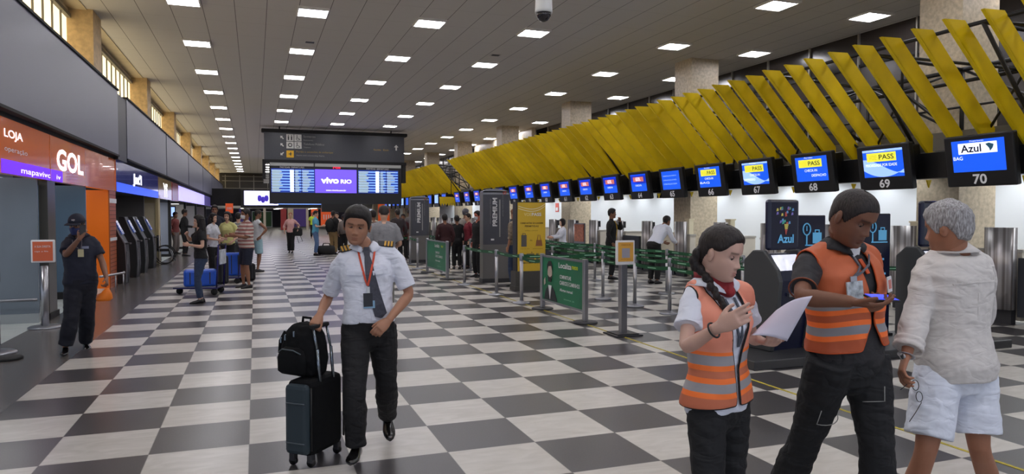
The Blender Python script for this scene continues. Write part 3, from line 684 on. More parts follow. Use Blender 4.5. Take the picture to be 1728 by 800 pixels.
for i, y in enumerate(ys):
    nb = 71-i if i < 19 else None
    lab = ('check-in counter number %d in the row along the white wall, steel column in front' % nb) if nb else 'distant check-in counter far along the white wall'
    t = thing('check_in_counter', lab, 'counter', (10.6,y,0), 0, 'check-in counters')
    s = MB(); n = 14
    s.loft([[(10.62-.09*math.sin(PI*j/n), y-.22+.44*j/n, z) for j in range(n+1)]+[(10.72,y+.22,z),(10.72,y-.22,z)] for z in (.22,1.45)])
    s.build('steel_column', flute, t)
    MB().box((10.66,y-.19,0),(10.76,y+.19,.22)).build('foot', dgrey, t)
    near = any(abs(pp-.05-(y+.6)) < 1.25 for pp in [-4.1]+[3.6+7.7*q for q in range(9)]); xe = 10.97 if near else 11.5
    k = MB().box((10.8,y-.24,.05),(xe,y-.2+.62,1.08)); k.build('desk_body', desk, t)
    MB().box((10.78,y-.26,1.08),(xe+.01,y+.44,1.12)).build('desk_top', mat('desk_top', (170,166,158), .4), t)
    MB().box((10.8,y+.5,.0),(xe,y+1.4,.55)).box((10.78,y+.48,.55),(xe+.01,y+1.42,.6)).build('baggage_scale', deskd, t)
    if i in (0, 1, 8): MB().box((10.7,y-1.2,.12),(10.78,y-.25,1.0)).build('dark_panel', deskd, t)
    m = MB().box((10.92,y+.05,1.22),(10.96,y+.38,1.42)).box((10.92,y+.18,1.12),(10.96,y+.24,1.22)); m.build('desk_screen', black, t)
    if i in (2, 5, 6): MB().box((10.8,y-.2,1.12),(10.93,y-.02,1.5)).box((10.79,y-.22,1.5),(10.95,y,1.53)).build('paper_holder', mat('holder_cream', (225,215,185), .5), t)
t = thing('notice_board', 'reddish poster standing at the counter beside the seated clerk', 'poster', (10.4,16.5,.8))
MB().box((10.4,16.2,.72),(10.43,16.9,1.3)).build('poster_face', mat('reddish_poster', (176,110,84), .5, nz=(12,.4)), t); MB().box((10.43,16.15,.0),(10.47,16.95,1.34)).build('stand', steel2, t)
t = thing('wall_notice', 'small red and white safety notice on the white wall beside the seated clerk', 'notice', (13.15,26.2,1.8))
MB().box((13.17,24.6,1.75),(13.19,24.95,2.15)).build('sheet', mat('red_notice', (210,90,80), .5), t); MB().box((13.165,24.65,1.8),(13.17,24.9,1.95)).build('white_band', paintw, t)
struct(MB().box((10.0,-9,0),(10.02,-1,.01)).build('trim_5', dgrey))

# ================================================================ SELF BAG DROP ISLAND
slab = mat('platform_grey', (52,52,54), .35, nz=(8,.08))
tag(MB().box((4.98,.72,0),(8.85,1.75,.1)).build('platform', slab, bevel=.01), 'low dark grey platform under the navy bag drop machines', 'platform')
navy = mat('navy_gloss', (18,24,52), .25, spec=.6); lcy = mat('azul_blue', (96,170,214), .4, emis=.25); bodyg = mat('kiosk_grey', (62,64,66), .45)
mapc = [mat('map%d' % i, c_, .5, emis=.15) for i, c_ in enumerate([(96,150,200),(70,160,140),(180,80,70),(190,180,90),(120,110,180)])]
def bag_kiosk(x, y, rz, lab):
    t = thing('bag_drop_kiosk', lab, 'kiosk', (x,y,.1), rz)
    # header sign
    MB().box((-.24,-.03,1.14),(.24,.05,1.72)).build('header', navy, t, world=False, bevel=.03)
    g = MB(); random.seed(5)
    for i in range(26):
        a = random.uniform(-.12,.13); b_ = random.uniform(1.42,1.63)
        if abs(a)*1.0 > .13-(1.56-b_)*.5*(b_ < 1.56): continue
        s_ = .018; g.add([(a-s_,-.034,b_-s_),(a+s_,-.034,b_-s_*.6),(a+s_*.7,-.034,b_+s_),(a-s_*.6,-.034,b_+s_*.8)], [(0,1,2,3)], i % 5)
    for i in range(6): g.add([(.02-.03+.004*i,-.0345,1.42-.02*i),(.06-.006*i,-.0345,1.42-.02*i),(.05-.006*i,-.0345,1.44-.02*i),(-.01+.004*i,-.0345,1.44-.02*i)], [(0,1,2,3)], 2 if i > 2 else 3)
    g.build('map_logo', mapc, t, world=False)
    text('Azul', lcy, 'lettering', t, (-.12,-.033,1.22), XR, U_, width=.26, height=.1, bold=.03, world=False)
    P = [(-.12,0),(.3,0),(.3,1.02),(.16,1.14),(.0,1.14),(-.2,.93),(-.24,.8),(-.2,.35)]
    for s_ in (-1, 1):
        MB().prism(P, (.27*s_-.03,0,0), (0,1,0), (0,0,1), (.06,0,0)).build('side_panel', bodyg, t, world=False, bevel=.015)
    Q = [(-.08,0),(.28,0),(.28,1.0),(.12,1.1),(0,1.1),(-.16,.9),(-.18,.8),(-.14,.35)]
    MB().prism(Q, (-.24,0,0), (0,1,0), (0,0,1), (.48,0,0)).build('core', navy, t, world=False)
    MB().add([(-.2,-.155,.915),(.2,-.155,.915),(.2,-.02,1.085),(-.2,-.02,1.085)], [(0,1,2,3)]).build('touch_screen', mat('glare_screen', (235,235,245), .2, emis=.7, ecol=(225,228,240), nz=(9,.9)), t, world=False)  # patchy glare put into the screen's colour and emission
    MB().box((-.1,-.2,.62),(.1,-.15,.66)).build('slot', steel2, t, world=False); MB().box((-.03,-.21,.45),(.06,-.17,.49)).build('slot', steel2, t, world=False)
    return t
bag_kiosk(5.78, 1.25, .12, 'navy bag drop machine with a map logo, left of the man in the orange vest')
bag_kiosk(8.2, 1.3, .05, 'navy bag drop machine with a map logo, partly behind the grey haired man')
def info_panel(x0, x1, y, z1, lab, txt):
    t = thing('info_panel', lab, 'sign board', (x0,y,.1))
    MB().box((x0,y,.1),(x1,y+.06,z1)).build('board', navy, t, bevel=.012)
    MB().box((x0-.02,y-.04,.1),(x1+.02,y+.12,.13)).build('foot', blackm, t)
    w_ = x1-x0; cx = x0+w_*.36; zc = z1-.17; q = MB()
    q.tube([(cx+.055*math.cos(a), y-.008, zc+.07*math.sin(a)) for a in np.linspace(0,2*PI,20)], .008, 6)
    q.box((cx-.008,y-.012,zc-.2),(cx+.008,y-.004,zc-.07)); q.box((cx-.004,y-.012,zc-.02),(cx+.004,y-.004,zc+.04))
    bx = x0+w_*.68; q.box((bx-.055,y-.012,zc-.17),(bx+.075,y-.004,zc-.04)); q.tube([(bx-.02,y-.008,zc-.04),(bx-.02,y-.008,zc-.01),(bx+.04,y-.008,zc-.01),(bx+.04,y-.008,zc-.04)], .007, 6)
    q.box((cx-.02,y-.012,zc-.2),(bx+.09,y-.004,zc-.185))
    q.build('scale_pictogram', lcy, t)
    if txt:
        for i, w3 in enumerate((.12,.17,.14,.1,.2,.15,.12,.16)):
            MB().box((x0+.2,y-.006,1.13-i*.062),(x0+.2+w3,y-.001,1.155-i*.062)).build('text_line', lcy if i % 3 == 1 else paintw, t)
    return t
info_panel(6.14, 6.6, 1.45, 1.64, 'navy board with a scale and suitcase pictogram, left of the vest man\'s shoulder', False)
info_panel(7.22, 7.70, 1.5, 1.66, 'tall navy board with a pictogram and small text, right of the vest man', True)
cb = MB().tube([(7.3,1.0,.12),(7.55,1.05,.14),(7.8,1.2,.2),(7.95,1.3,.35)], .012, 6)
tag(cb.build('cable', black), 'thin black cable curling on the grey platform right of the vest man', 'cable')

# ================================================================ QUEUE POSTS AND BELTS
green = mat('green_belt', (8,78,44), .55, nz=(30,.1)); greenw = mat('belt_print', (150,200,170), .5)
def post(x, y, lab, h=.93, sq=False):
    t = thing('queue_post', lab, 'queue post', (x,y,0), 0, 'steel queue posts')
    if sq: MB().box((-.2,-.2,0),(.2,.2,.02)).box((-.17,-.17,.02),(.17,.17,.035)).build('base', dgrey, t, world=False)
    else: MB().lathe([(.165,0),(.17,.012),(.16,.025),(.06,.04),(.035,.06)], n=24).build('base', steel2, t, world=False)
    MB().lathe([(.032,.03),(.032,h-.12)], n=16).build('pole', steel, t, world=False)
    MB().lathe([(.036,h-.14),(.04,h-.12),(.04,h-.02),(.03,h),(.001,h)], n=16).build('belt_head', steel2, t, world=False)
    return t
def belt(a, b, z, sag=.03, lab='green belt strung between steel queue posts', n=8, prt=True):
    a = np.array((*a, z), float); b = np.array((*b, z), float); d = b-a; L = np.linalg.norm(d); u = d/L
    t = thing('queue_belt', lab, 'queue belt', tuple(a), 0, 'green queue belts')
    pts = [a+d*(i/n)-np.array((0,0,sag*4*(i/n)*(1-i/n))) for i in range(n+1)]
    nrm = np.array((-u[1], u[0], 0))*.0015; g = MB(); hw = np.array((0,0,.031))
    g.loft([[p-nrm-hw, p+nrm-hw, p+nrm+hw, p-nrm+hw] for p in pts], smooth=False); g.build('strap', green, t)
    if prt:
        k = max(1, int(L/.55))
        for i in range(k):
            f_ = (i+.5)/k; p = a+d*f_-np.array((0,0,sag*4*f_*(1-f_))); MB().obox(p, u*.12, nrm*1.6, np.array((0,0,.007))).build('strap_print', greenw, t)
    return t
P1 = {'a':(4.68,8.32),'b':(4.68,6.87),'c':(4.63,10.5),'d':(4.64,15.62),'e':(4.78,17.4)}
post(*P1['b'], 'steel queue post with a round base, just left of the green advert barrier')
post(*P1['a'], 'steel queue post with a round base in front of the nearer PREMIUM totem')
post(*P1['c'], 'steel queue post with a round base between the two PREMIUM totems', h=.93)
post(*P1['d'], 'slim steel queue post at the foot of the farther PREMIUM totem')
post(*P1['e'], 'slim steel queue post beside the pilot\'s sleeve, farthest in the front line')
P2 = [(6.39,6.93,'steel queue post behind the green advert barrier'),(6.42,5.75,'steel queue post directly behind the QR code stand'),(6.49,4.73,'steel queue post with a round base left of the woman in the vest'),(6.5,3.35,'steel queue post seen just right of the woman\'s face'),
      (8.06,7.31,'steel queue post in the second line, left of the woman\'s hair'),(8.1,4.93,'steel queue post behind the woman\'s head'),(6.3,9.2,'steel queue post behind the yellow totem'),(6.2,11.4,'steel queue post behind the nearer PREMIUM totem'),
      (5.86,13.17,'steel queue post left of the nearer PREMIUM totem, second line'),(6.01,14.64,'thin distant steel queue post between the PREMIUM totems'),(8.0,10.5,'steel queue post in the second line in front of the seated clerk'),(8.0,13.8,'distant steel queue post before the counters'),
      (6.0,17.5,'far steel queue post left of the dark red jacket'),(7.9,17.4,'far steel queue post before the maroon jacket'),(4.7,20.6,'farthest steel queue post near the grey T-shirt man'),(6.0,21,'far steel queue post beyond the farther PREMIUM totem'),(7.6,2.6,'steel queue post hidden behind the bag drop machines'),(8.5,2.5,'steel queue post behind the old man, near the steel column')]
for x, y, l in P2: post(x, y, l)
def chain(L, zs=(.9,), **k):
    for i in range(len(L)-1):
        for z in zs: belt(L[i][:2], L[i+1][:2], z, **k)
chain([P1['a'], P1['b']], (.88,)); chain([P1['c'], P1['a']], (.88,)); belt(P1['b'], (4.75,5.98), .86, .05, 'short green belt from the post to the green advert barrier')
chain([P1['e'], P1['d']], (.88,))
chain([(6.3,9.2),(6.39,6.93),(6.42,5.75),(6.49,4.73),(6.5,3.35)], (.88,.76))
chain([(6.5,3.35),(8.1,4.93),(8.06,7.31),(8.0,10.5),(8.0,13.8),(7.9,17.4)], (.88,.78))
chain([(6.2,11.4),(6.3,9.2)], (.88,)); chain([(6.2,11.4),(5.86,13.17),(6.01,14.64),(6.0,17.5),(6.0,21)], (.88,.78))
chain([P1['b'],(6.39,6.93)], (.88,)); chain([(4.7,20.6),(6.0,21)], (.88,)); belt((4.7,17.4), (4.7,20.6), .88); belt((8.5,2.5),(9.9,2.3), .88, .03, 'green belt behind the old man near the steel column')
belt((7.6,2.6),(8.5,2.5), .88); belt((6.5,3.35),(7.6,2.6), .88, .03, 'green belt behind the bag drop machines'); belt((6.2,11.4),(8.0,10.5), .88)
# small sign stand with orange card
t = thing('sign_stand', 'square based steel stand with a white framed orange card, right of the advert barrier', 'sign stand', (4.78,3.2,0))
MB().box((4.58,3.0,0),(4.98,3.4,.02)).box((4.62,3.04,.02),(4.94,3.36,.035)).build('base', dgrey, t)
MB().box((4.735,3.16,.03),(4.825,3.24,.97)).box((4.73,3.155,.3),(4.737,3.245,.97)).build('pole', steel, t, bevel=.008)
MB().box((4.64,3.13,.965),(4.92,3.17,1.295)).build('frame', paintw, t, bevel=.01)
MB().box((4.665,3.125,1.01),(4.895,3.131,1.27)).build('card', mat('amber_card', (214,160,66), .5), t, label='amber printed card')
text('CHECK-IN', mat('card_ink', (150,90,30), .5), 'lettering', t, (4.71,3.125,1.225), XR, U_, width=.14, height=.02)
text('Aponte a câmera', mat('card_ink'), 'lettering', t, (4.7,3.125,1.03), XR, U_, width=.16, height=.015)
MB().box((4.72,3.122,1.06),(4.84,3.126,1.19)).build('blank_patch', mat('patch_lilac', (150,148,160), .5), t)
# advert barrier
adg = mat('advert_green', (6,110,72), .4, nz=(2,.15)); ady = mat('advert_yellow', (200,210,40), .5)
def barrier(x, y0, y1, lab, full=True):
    """y0 nearer the camera"""
    t = thing('advert_barrier', lab, 'barrier', (x,y0,0))
    for y in (y0, y1):
        MB().lathe([(.19,0),(.19,.02),(.17,.03)], (x,y,0), 24).build('base', dgrey, t)
        q = MB().box((x-.035,y-.04,.03),(x+.035,y+.04,.97)); q.build('post', steel, t, bevel=.01)
    MB().box((x-.02,y0+.04,.915),(x+.02,y1-.04,.945)).box((x-.02,y0+.04,.16),(x+.02,y1-.04,.19)).build('rail', steel2, t)
    MB().box((x-.008,y0+.04,.19),(x+.008,y1-.04,.915)).build('advert', adg, t)
    R3 = (0,-1,0); xf = x-.008; L = y1-y0
    def A(a): return y1-.04-a*(L-.08)     # a = 0 at the far (left) side
    if full:
        body = MB()
        body.prism([(-.26,-.3),(-.18,-.14),(-.06,-.05),(.06,-.05),(.2,-.14),(.3,-.3)], (xf-.006,A(.2),.5), R3, (0,0,1), (.005,0,0))
        body.build('portrait_suit', mat('advert_suit', (22,30,34), .5), t)
        MB().prism([(-.07,-.05),(.07,-.05),(.0,-.29)], (xf-.008,A(.2),.5), R3, (0,0,1), (.004,0,0)).build('portrait_shirt', paintw, t)
        q = MB(); n = 20; pl = [(.095*math.cos(a), .14*math.sin(a)) for a in [2*PI*i/n for i in range(n)]]
        q.prism(pl, (xf-.009,A(.2),.66), R3, (0,0,1), (.004,0,0)); q.prism([(-.1,.0),(-.04,.05),(-.02,-.05),(-.09,-.09)], (xf-.011,A(.1),.52), R3, (0,0,1), (.004,0,0)); q.build('portrait_face', mat('advert_skin', (186,168,156), .5), t)
        q = MB(); q.prism([(-.10,.0),(-.115,.10),(-.05,.17),(.06,.17),(.115,.10),(.10,.02),(.06,.09),(-.06,.08)], (xf-.012,A(.2),.69), R3, (0,0,1), (.004,0,0))
        q.prism([(-.085,-.03),(-.055,-.14),(.055,-.14),(.085,-.03),(.03,-.06),(-.03,-.06)], (xf-.012,A(.2),.65), R3, (0,0,1), (.004,0,0)); q.build('portrait_hair', mat('advert_hair', (30,28,28), .6), t)
    text('Localiza', paintw, 'lettering', t, (xf,A(.42),.77), R3, U_, width=.50, height=.09, bold=.02)
    text('meoo', ady, 'lettering', t, (xf,A(.74),.78), R3, U_, width=.22, height=.055, bold=.02)
    text('COMPARTILHE', paintw, 'lettering', t, (xf,A(.45),.60), R3, U_, width=.44, height=.06, bold=.02)
    text('CARROS E CAMINHOS', paintw, 'lettering', t, (xf,A(.45),.50), R3, U_, width=.76, height=.065, bold=.02)
    text('Alugue mensal', paintw, 'lettering', t, (xf,A(.45),.38), R3, U_, width=.5, height=.06, bold=.02)
    text('assine já', greenw, 'lettering', t, (xf,A(.55),.26), R3, U_, width=.4, height=.03)
    return t
barrier(4.75, 4.32, 6.02, 'green advert barrier with a bearded man\'s portrait between two steel posts')
barrier(4.61, 12.0, 14.2, 'smaller, farther green advert barrier beside the pilot\'s raised elbow', False)
# totems
tgm = mat('totem_grey', (72,74,82), .4, nz=(6,.06)); tlow = mat('totem_low', (112,110,108), .4, .2)
def totem(x0, x1, y, lab):
    t = thing('totem', lab, 'totem sign', (x0,y,0))
    MB().box((x0-.02,y-.02,.0),(x1+.06,y+.26,.1)).build('foot', dgrey, t)
    MB().box((x0,y,.1),(x1,y+.22,.92)).build('lower_body', tlow, t)
    MB().box((x0,y,.92),(x1,y+.22,2.17)).build('panel', tgm, t)
    n = 10; w_ = x1-x0
    MB().prism([(0,2.17)]+[(w_*i/n, 2.2+.06*math.sin(PI*i/n)) for i in range(n+1)]+[(w_,2.17)], (x0,y-.01,0), (1,0,0), (0,0,1), (0,.24,0)).box((x0-.005,y-.01,2.12),(x1+.005,y,2.2)).build('cap', steel2, t)
    MB().box((x0-.012,y-.01,.1),(x0,y+.23,2.17)).box((x1,y-.01,.1),(x1+.012,y+.23,2.17)).build('side_trim', mat('totem_trim', (120,118,116), .4, .4), t)
    q = MB(); q.tube([(x1-.12+.035*math.cos(a), y-.016, 2.16+.03*math.sin(a)) for a in np.linspace(0,2*PI,16)], .009, 6); q.build('round_mark', mat('mark_red', (180,60,50), .4), t)
    text('PREMIUM', paintw, 'lettering', t, (x0+w_*.54,y,1.36), (0,0,1), (-1,0,0), width=.68, height=.12, bold=.025)
    for i, (f_, z, w2, s_) in enumerate([(.3,1.42,.6,'check-in exclusivo para clientes'),(.78,1.6,.62,'priority check-in for customers'),(.66,1.1,.9,'____________________________')]):
        text(s_, sg, 'lettering', t, (x0+w_*f_,y,z), (0,0,1), (-1,0,0), width=w2, height=.03)
    MB().box((x0+w_*.3,y-.004,1.02),(x0+w_*.42,y,1.06)).build('logo_mark', paintw, t)
    return t
totem(5.18, 5.84, 10.8, 'tall grey PREMIUM totem in the middle, nearer and larger of the two')
totem(5.0, 5.62, 18.3, 'tall grey PREMIUM totem just right of the pilot, farther and smaller of the two')
ty = mat('totem_yellow', (206,170,44), .45, nz=(2,.06))
t = thing('totem', 'tall yellow totem with bag pictures beside the steel posts', 'totem sign', (5.36,8.9,0))
MB().box((5.28,8.86,0),(6.06,9.2,.1)).box((5.3,8.88,.1),(6.04,9.18,.42)).build('foot', mat('totem_foot', (66,64,60), .5), t)
MB().box((5.36,8.9,.42),(6.0,9.12,1.9)).build('panel', ty, t); MB().box((5.33,8.92,.42),(5.36,9.14,1.92)).box((5.36,9.12,.42),(6.02,9.15,1.92)).build('side', dgrey, t)
q = MB(); n = 12
for k_ in (0, .03): q.add([(5.37+.62*i/n, 8.896-.001*k_, 1.83-.09*math.sin(PI*.7*i/n)+.14*(i/n)**3*.9-k_*1.6) for i in range(n+1)]+[(5.37+.62*i/n, 8.896, 1.815-.09*math.sin(PI*.7*i/n)+.14*(i/n)**3*.9-k_*1.6) for i in range(n+1)], [(i,i+n+1,i+n+2,i+1) for i in range(n)])
q.build('swoosh', mat('swoosh_pale', (228,218,180), .5), t)
text('VOE', mat('pale_totem', (226,206,130), .5), 'lettering', t, (5.5,8.9,1.61), XR, U_, width=.17, height=.07, bold=.02); text('PASS', paintw, 'lettering', t, (5.68,8.9,1.61), XR, U_, width=.22, height=.07, bold=.02)
ink = mat('totem_ink', (80,66,20), .5)
text('DIMENSÕES BAGAGEM', ink, 'lettering', t, (5.42,8.9,1.44), XR, U_, width=.52, height=.04, bold=.02); text('PERMITIDAS', ink, 'lettering', t, (5.52,8.9,1.37), XR, U_, width=.32, height=.04, bold=.02)
text('verifique o tamanho', ink, 'lettering', t, (5.52,8.9,1.28), XR, U_, width=.3, height=.025)
text('ou', ink, 'lettering', t, (5.64,8.9,1.07), XR, U_, width=.05, height=.03); text('mala de mão      bolsa pequena', ink, 'lettering', t, (5.42,8.9,.89), XR, U_, width=.52, height=.022); text('+', ink, 'lettering', t, (5.66,8.9,.8), XR, U_, height=.04)
text('MÁXIMO 10 KG', ink, 'lettering', t, (5.48,8.9,.58), XR, U_, width=.4, height=.045, bold=.02)
MB().box((5.44,8.893,.95),(5.56,8.9,1.2)).tube([(5.47,8.895,1.2),(5.47,8.895,1.235),(5.53,8.895,1.235),(5.53,8.895,1.2)], .006, 6).build('suitcase_picture', mat('pic_grey', (84,80,76), .5), t)
q = MB(); q.prism([(-.08,0),(.08,0),(.06,.13),(-.06,.13)], (5.85,8.893,.96), (1,0,0), (0,0,1), (0,.006,0)); q.tube([(5.81,8.895,1.09),(5.83,8.895,1.2),(5.87,8.895,1.2),(5.89,8.895,1.09)], .007, 6); q.build('handbag_picture', mat('pic_brown', (140,90,50), .5), t)
MB().box((5.44,8.893,.66),(5.5,8.9,.8)).box((5.56,8.893,.66),(5.74,8.9,.8)).box((5.78,8.893,.66),(5.84,8.9,.8)).build('size_picture', mat('pic_grey2', (110,100,70), .5), t)

# posts and a small orange sign at the left edge
t = thing('sign_stand', 'steel post with a white framed orange sign, left of the guard', 'sign stand', (-2.83,6.6,0))
MB().lathe([(.22,0),(.22,.015),(.2,.03),(.06,.035)], (-2.83,6.6,0), 28).build('base', steel2, t)
MB().lathe([(.05,.03),(.05,.9)], (-2.83,6.6,0), 20).build('pole', steel, t)
MB().box((-2.98,6.55,.95),(-2.68,6.6,1.28)).build('frame', paintw, t, bevel=.015); MB().box((-2.955,6.545,.975),(-2.705,6.552,1.255)).build('card', mat('orange_card', (206,98,60), .4), t)
text('A SUA DIREITA', paintw, 'lettering', t, (-2.93,6.545,1.17), XR, U_, width=.2, height=.03); text('siga a fila', paintw, 'lettering', t, (-2.93,6.545,1.1), XR, U_, width=.17, height=.025)
t = thing('queue_post', 'steel queue post with a flat round base cut by the left edge', 'queue post', (-2.77,4.52,0))
MB().lathe([(.2,0),(.2,.015),(.18,.03),(.05,.04)], (-2.83,4.55,0), 28).build('base', steel2, t); MB().lathe([(.035,.03),(.035,.85)], (-2.83,4.55,0), 18).build('pole', steel, t); MB().lathe([(.045,.85),(.045,1.0),(.03,1.01)], (-2.83,4.55,0), 16).build('belt_head', black, t)
tag(MB().lathe([(.16,0),(.16,.02),(.14,.03)], (-2.62,4.12,0), 24).build('round_plate', blackm), 'dark round floor plate at the lower left edge', 'floor plate')
# ================================================================ PEOPLE: builders
def V3(*a): return np.array(a, float)
def nrm(v): v = np.array(v, float); return v/(np.linalg.norm(v)+1e-9)
def lerp(a, b, t): return np.array(a, float)*(1-t)+np.array(b, float)*t
def sstep(x): x = np.clip(x, 0, 1); return x*x*(3-2*x)
def voxel(mb, vox, smooth=3):
    me = mb.mesh('tmp'); ob = bpy.data.objects.new('tmp', me); C.objects.link(ob)
    r = ob.modifiers.new('r', 'REMESH'); r.mode = 'VOXEL'; r.voxel_size = vox
    sm = ob.modifiers.new('s', 'SMOOTH'); sm.factor = .5; sm.iterations = smooth
    dg = bpy.context.evaluated_depsgraph_get(); out = bpy.data.meshes.new_from_object(ob.evaluated_get(dg))
    bpy.data.objects.remove(ob); bpy.data.meshes.remove(me); return out
def wrinkle(me, amp, fx, fz, seed=0.0):
    if not amp: return
    ns = [v.normal.copy() for v in me.vertices]; off = Vector((seed*3.1, seed*7.7, seed))
    for v, n in zip(me.vertices, ns):
        p = v.co; q = Vector((p.x*fx+p.z*fx*.5, p.y*fx, p.z*fz))+off
        a = 1-2*abs(noise.noise(q)); b = noise.noise(q*2.3)
        v.co = p+n*amp*(a*.8-.5+b*.45)
def meshobj(name, me, mats, parent, label=None):
    me.transform(Matrix.Translation(-Vector(parent.location)))
    me.name = name; me.materials.clear()
    for m in (mats if isinstance(mats, (list, tuple)) else [mats]): me.materials.append(m)
    for p in me.polygons: p.use_smooth = True
    o = bpy.data.objects.new(name, me); C.objects.link(o); o.parent = parent
    if label: o['label'] = label
    return o
_skin = {}
def skin(col):
    if col in _skin: return _skin[col]
    m = bpy.data.materials.new('skin'); m.use_nodes = True; nt = m.node_tree; b = nt.nodes['Principled BSDF']
    at = N(nt, 'Attribute', attribute_name='tint'); mx = N(nt, 'Mix', data_type='RGBA', blend_type='MULTIPLY'); mx.inputs[0].default_value = 1
    mx.inputs[6].default_value = (*lin(col), 1); nt.links.new(at.outputs['Color'], mx.inputs[7])
    tc = N(nt, 'TexCoord'); n = N(nt, 'TexNoise'); n.inputs['Scale'].default_value = 30; nt.links.new(tc.outputs['Object'], n.inputs['Vector'])
    m2 = mixc(nt, mth(nt, 'MULTIPLY', n.outputs['Fac'], .25), mx.outputs[2], lin(tuple(c*.8 for c in col)))
    nt.links.new(m2, b.inputs['Base Color']); b.inputs['Roughness'].default_value = .5; b.inputs['Specular IOR Level'].default_value = .4
    b.inputs['Subsurface Weight'].default_value = .08; b.inputs['Subsurface Radius'].default_value = (.02,.008,.004); b.inputs['Subsurface Scale'].default_value = .5
    _skin[col] = m; return m
TOR = dict(t=[-.22,-.12,0,.15,.3,.5,.68,.82,.92,1.0,1.06],
    m=[(.10,.085,-.005),(.155,.112,-.012),(.170,.120,-.01),(.162,.112,0),(.148,.105,.006),(.154,.112,.01),(.168,.120,.012),(.172,.112,.006),(.145,.088,0),(.085,.066,0),(.060,.060,.004)],
    f=[(.10,.085,-.005),(.165,.115,-.016),(.176,.118,-.012),(.155,.103,0),(.128,.092,.006),(.135,.102,.012),(.150,.122,.022),(.152,.105,.012),(.125,.078,0),(.07,.055,0),(.05,.05,.004)])
class Fig:
    def __init__(s, J, S):
        s.J = {k: np.array(v, float) for k, v in J.items()}; s.S = S; s.s = S.get('s', 1.0)
        s.fat = S.get('fat', 1.0); s.belly = S.get('belly', 0); s.tab = np.array(TOR['f' if S.get('fem') else 'm'])
    def frame(s, t):
        J = s.J; ax = J['neck']-J['pelvis']; c = J['pelvis']+ax*t
        k = sstep(t/.7); lat = nrm(lerp(nrm(J['lhip']-J['rhip']), nrm(J['lsh']-J['rsh']), k))
        ax = nrm(ax); lat = nrm(lat-ax*lat.dot(ax)); f = np.cross(lat, ax); return c, lat, f
    def ab(s, t):
        a, b, o = (np.interp(t, TOR['t'], s.tab[:, i]) for i in range(3))
        bl = s.belly*math.exp(-((t-.28)/.25)**2)
        return a*s.s*s.fat, (b*s.fat+bl*.5)*s.s, (o+bl*.5)*s.s
    def ring(s, t, infl=0, n=28, e=.88):
        c, lat, f = s.frame(t); a, b, o = s.ab(t); a += infl; b += infl; R = []
        for j in range(n):
            q = 2*PI*j/n; cq, sq = math.cos(q), math.sin(q)
            R.append(c+lat*a*math.copysign(abs(cq)**e, cq)+f*(o+b*math.copysign(abs(sq)**e, sq)))
        return R
    def front(s, t, x, infl=0):
        c, lat, f = s.frame(t); a, b, o = s.ab(t); u = min(.98, abs(x)/(a+infl))
        return c+lat*x+f*(o+(b+infl)*(1-u**2.27)**.44)
    def back(s, t, x, infl=0):
        c, lat, f = s.frame(t); a, b, o = s.ab(t); u = min(.98, abs(x)/(a+infl))
        return c+lat*x+f*(o-(b+infl)*(1-u**2.27)**.44)
    def torso(s, mb, infl, t0, t1, n=28):
        k = max(6, int((t1-t0)*16)); mb.loft([s.ring(t0+(t1-t0)*i/k, infl if i else infl*.9, n) for i in range(k+1)])
    def limb(s, mb, A, B, D, q0, q1, tab, infl, end=None, n=16, start=None):
        """A-B-D joint chain, q in 0..1 upper, 1..2 lower"""
        qs = list(np.linspace(q0, q1, max(3, int((q1-q0)*9)))); pts = []; rr = []
        for q in qs:
            if q <= .86: p = lerp(A, B, q)
            elif q >= 1.14: p = lerp(B, D, q-1)
            else:
                u = (q-.86)/.28; p0, p1, p2 = lerp(A,B,.86), B, lerp(B,D,.14); p = (1-u)**2*p0+2*u*(1-u)*p1+u*u*p2
            pts.append(p); r = np.interp(q, tab[0], tab[1])*s.s*s.S.get('limb', 1)
            fi = infl if end is None else infl+(end-infl)*max(0, (q-q0)/(q1-q0))**1.5
            rr.append((r+fi, (r+fi)*.94))
        if start is not None: pts.insert(0, start); rr.insert(0, (rr[0][0]*1.02, rr[0][1]*1.02))
        mb.tube(pts, rr, n)
    ARM = ([0,.15,.35,.6,.9,1.05,1.3,1.7,2.0],[.054,.055,.048,.044,.037,.039,.041,.032,.0265])
    LEG = ([-.2,0,.3,.7,.95,1.1,1.3,1.55,1.85,2.0],[.09,.092,.085,.066,.055,.053,.058,.049,.036,.036])
    def arm(s, mb, d, q1, infl, end=None, n=16):
        J = s.J; sh = J[d+'sh']; c, lat, f = s.frame(.84); s.limb(mb, sh, J[d+'el'], J[d+'wr'], 0, q1, s.ARM, infl, end, n, start=lerp(sh, c, .5))
        k = lerp(J['neck'], sh, .25)+nrm(J['neck']-J['pelvis'])*.0
        mb.tube([lerp(J['neck'], sh, .12)+nrm(J['neck']-J['pelvis'])*.005, lerp(J['neck'], sh, .55)-nrm(J['neck']-J['pelvis'])*.004, sh], [(.052*s.s+infl,.05*s.s+infl),(.055*s.s+infl,.05*s.s+infl),(.054*s.s+infl,.052*s.s+infl)], n)
    def leg(s, mb, d, q0, q1, infl, end=None, n=18):
        J = s.J; s.limb(mb, J[d+'hip'], J[d+'kn'], J[d+'an'], q0, q1, s.LEG, infl, end, n)
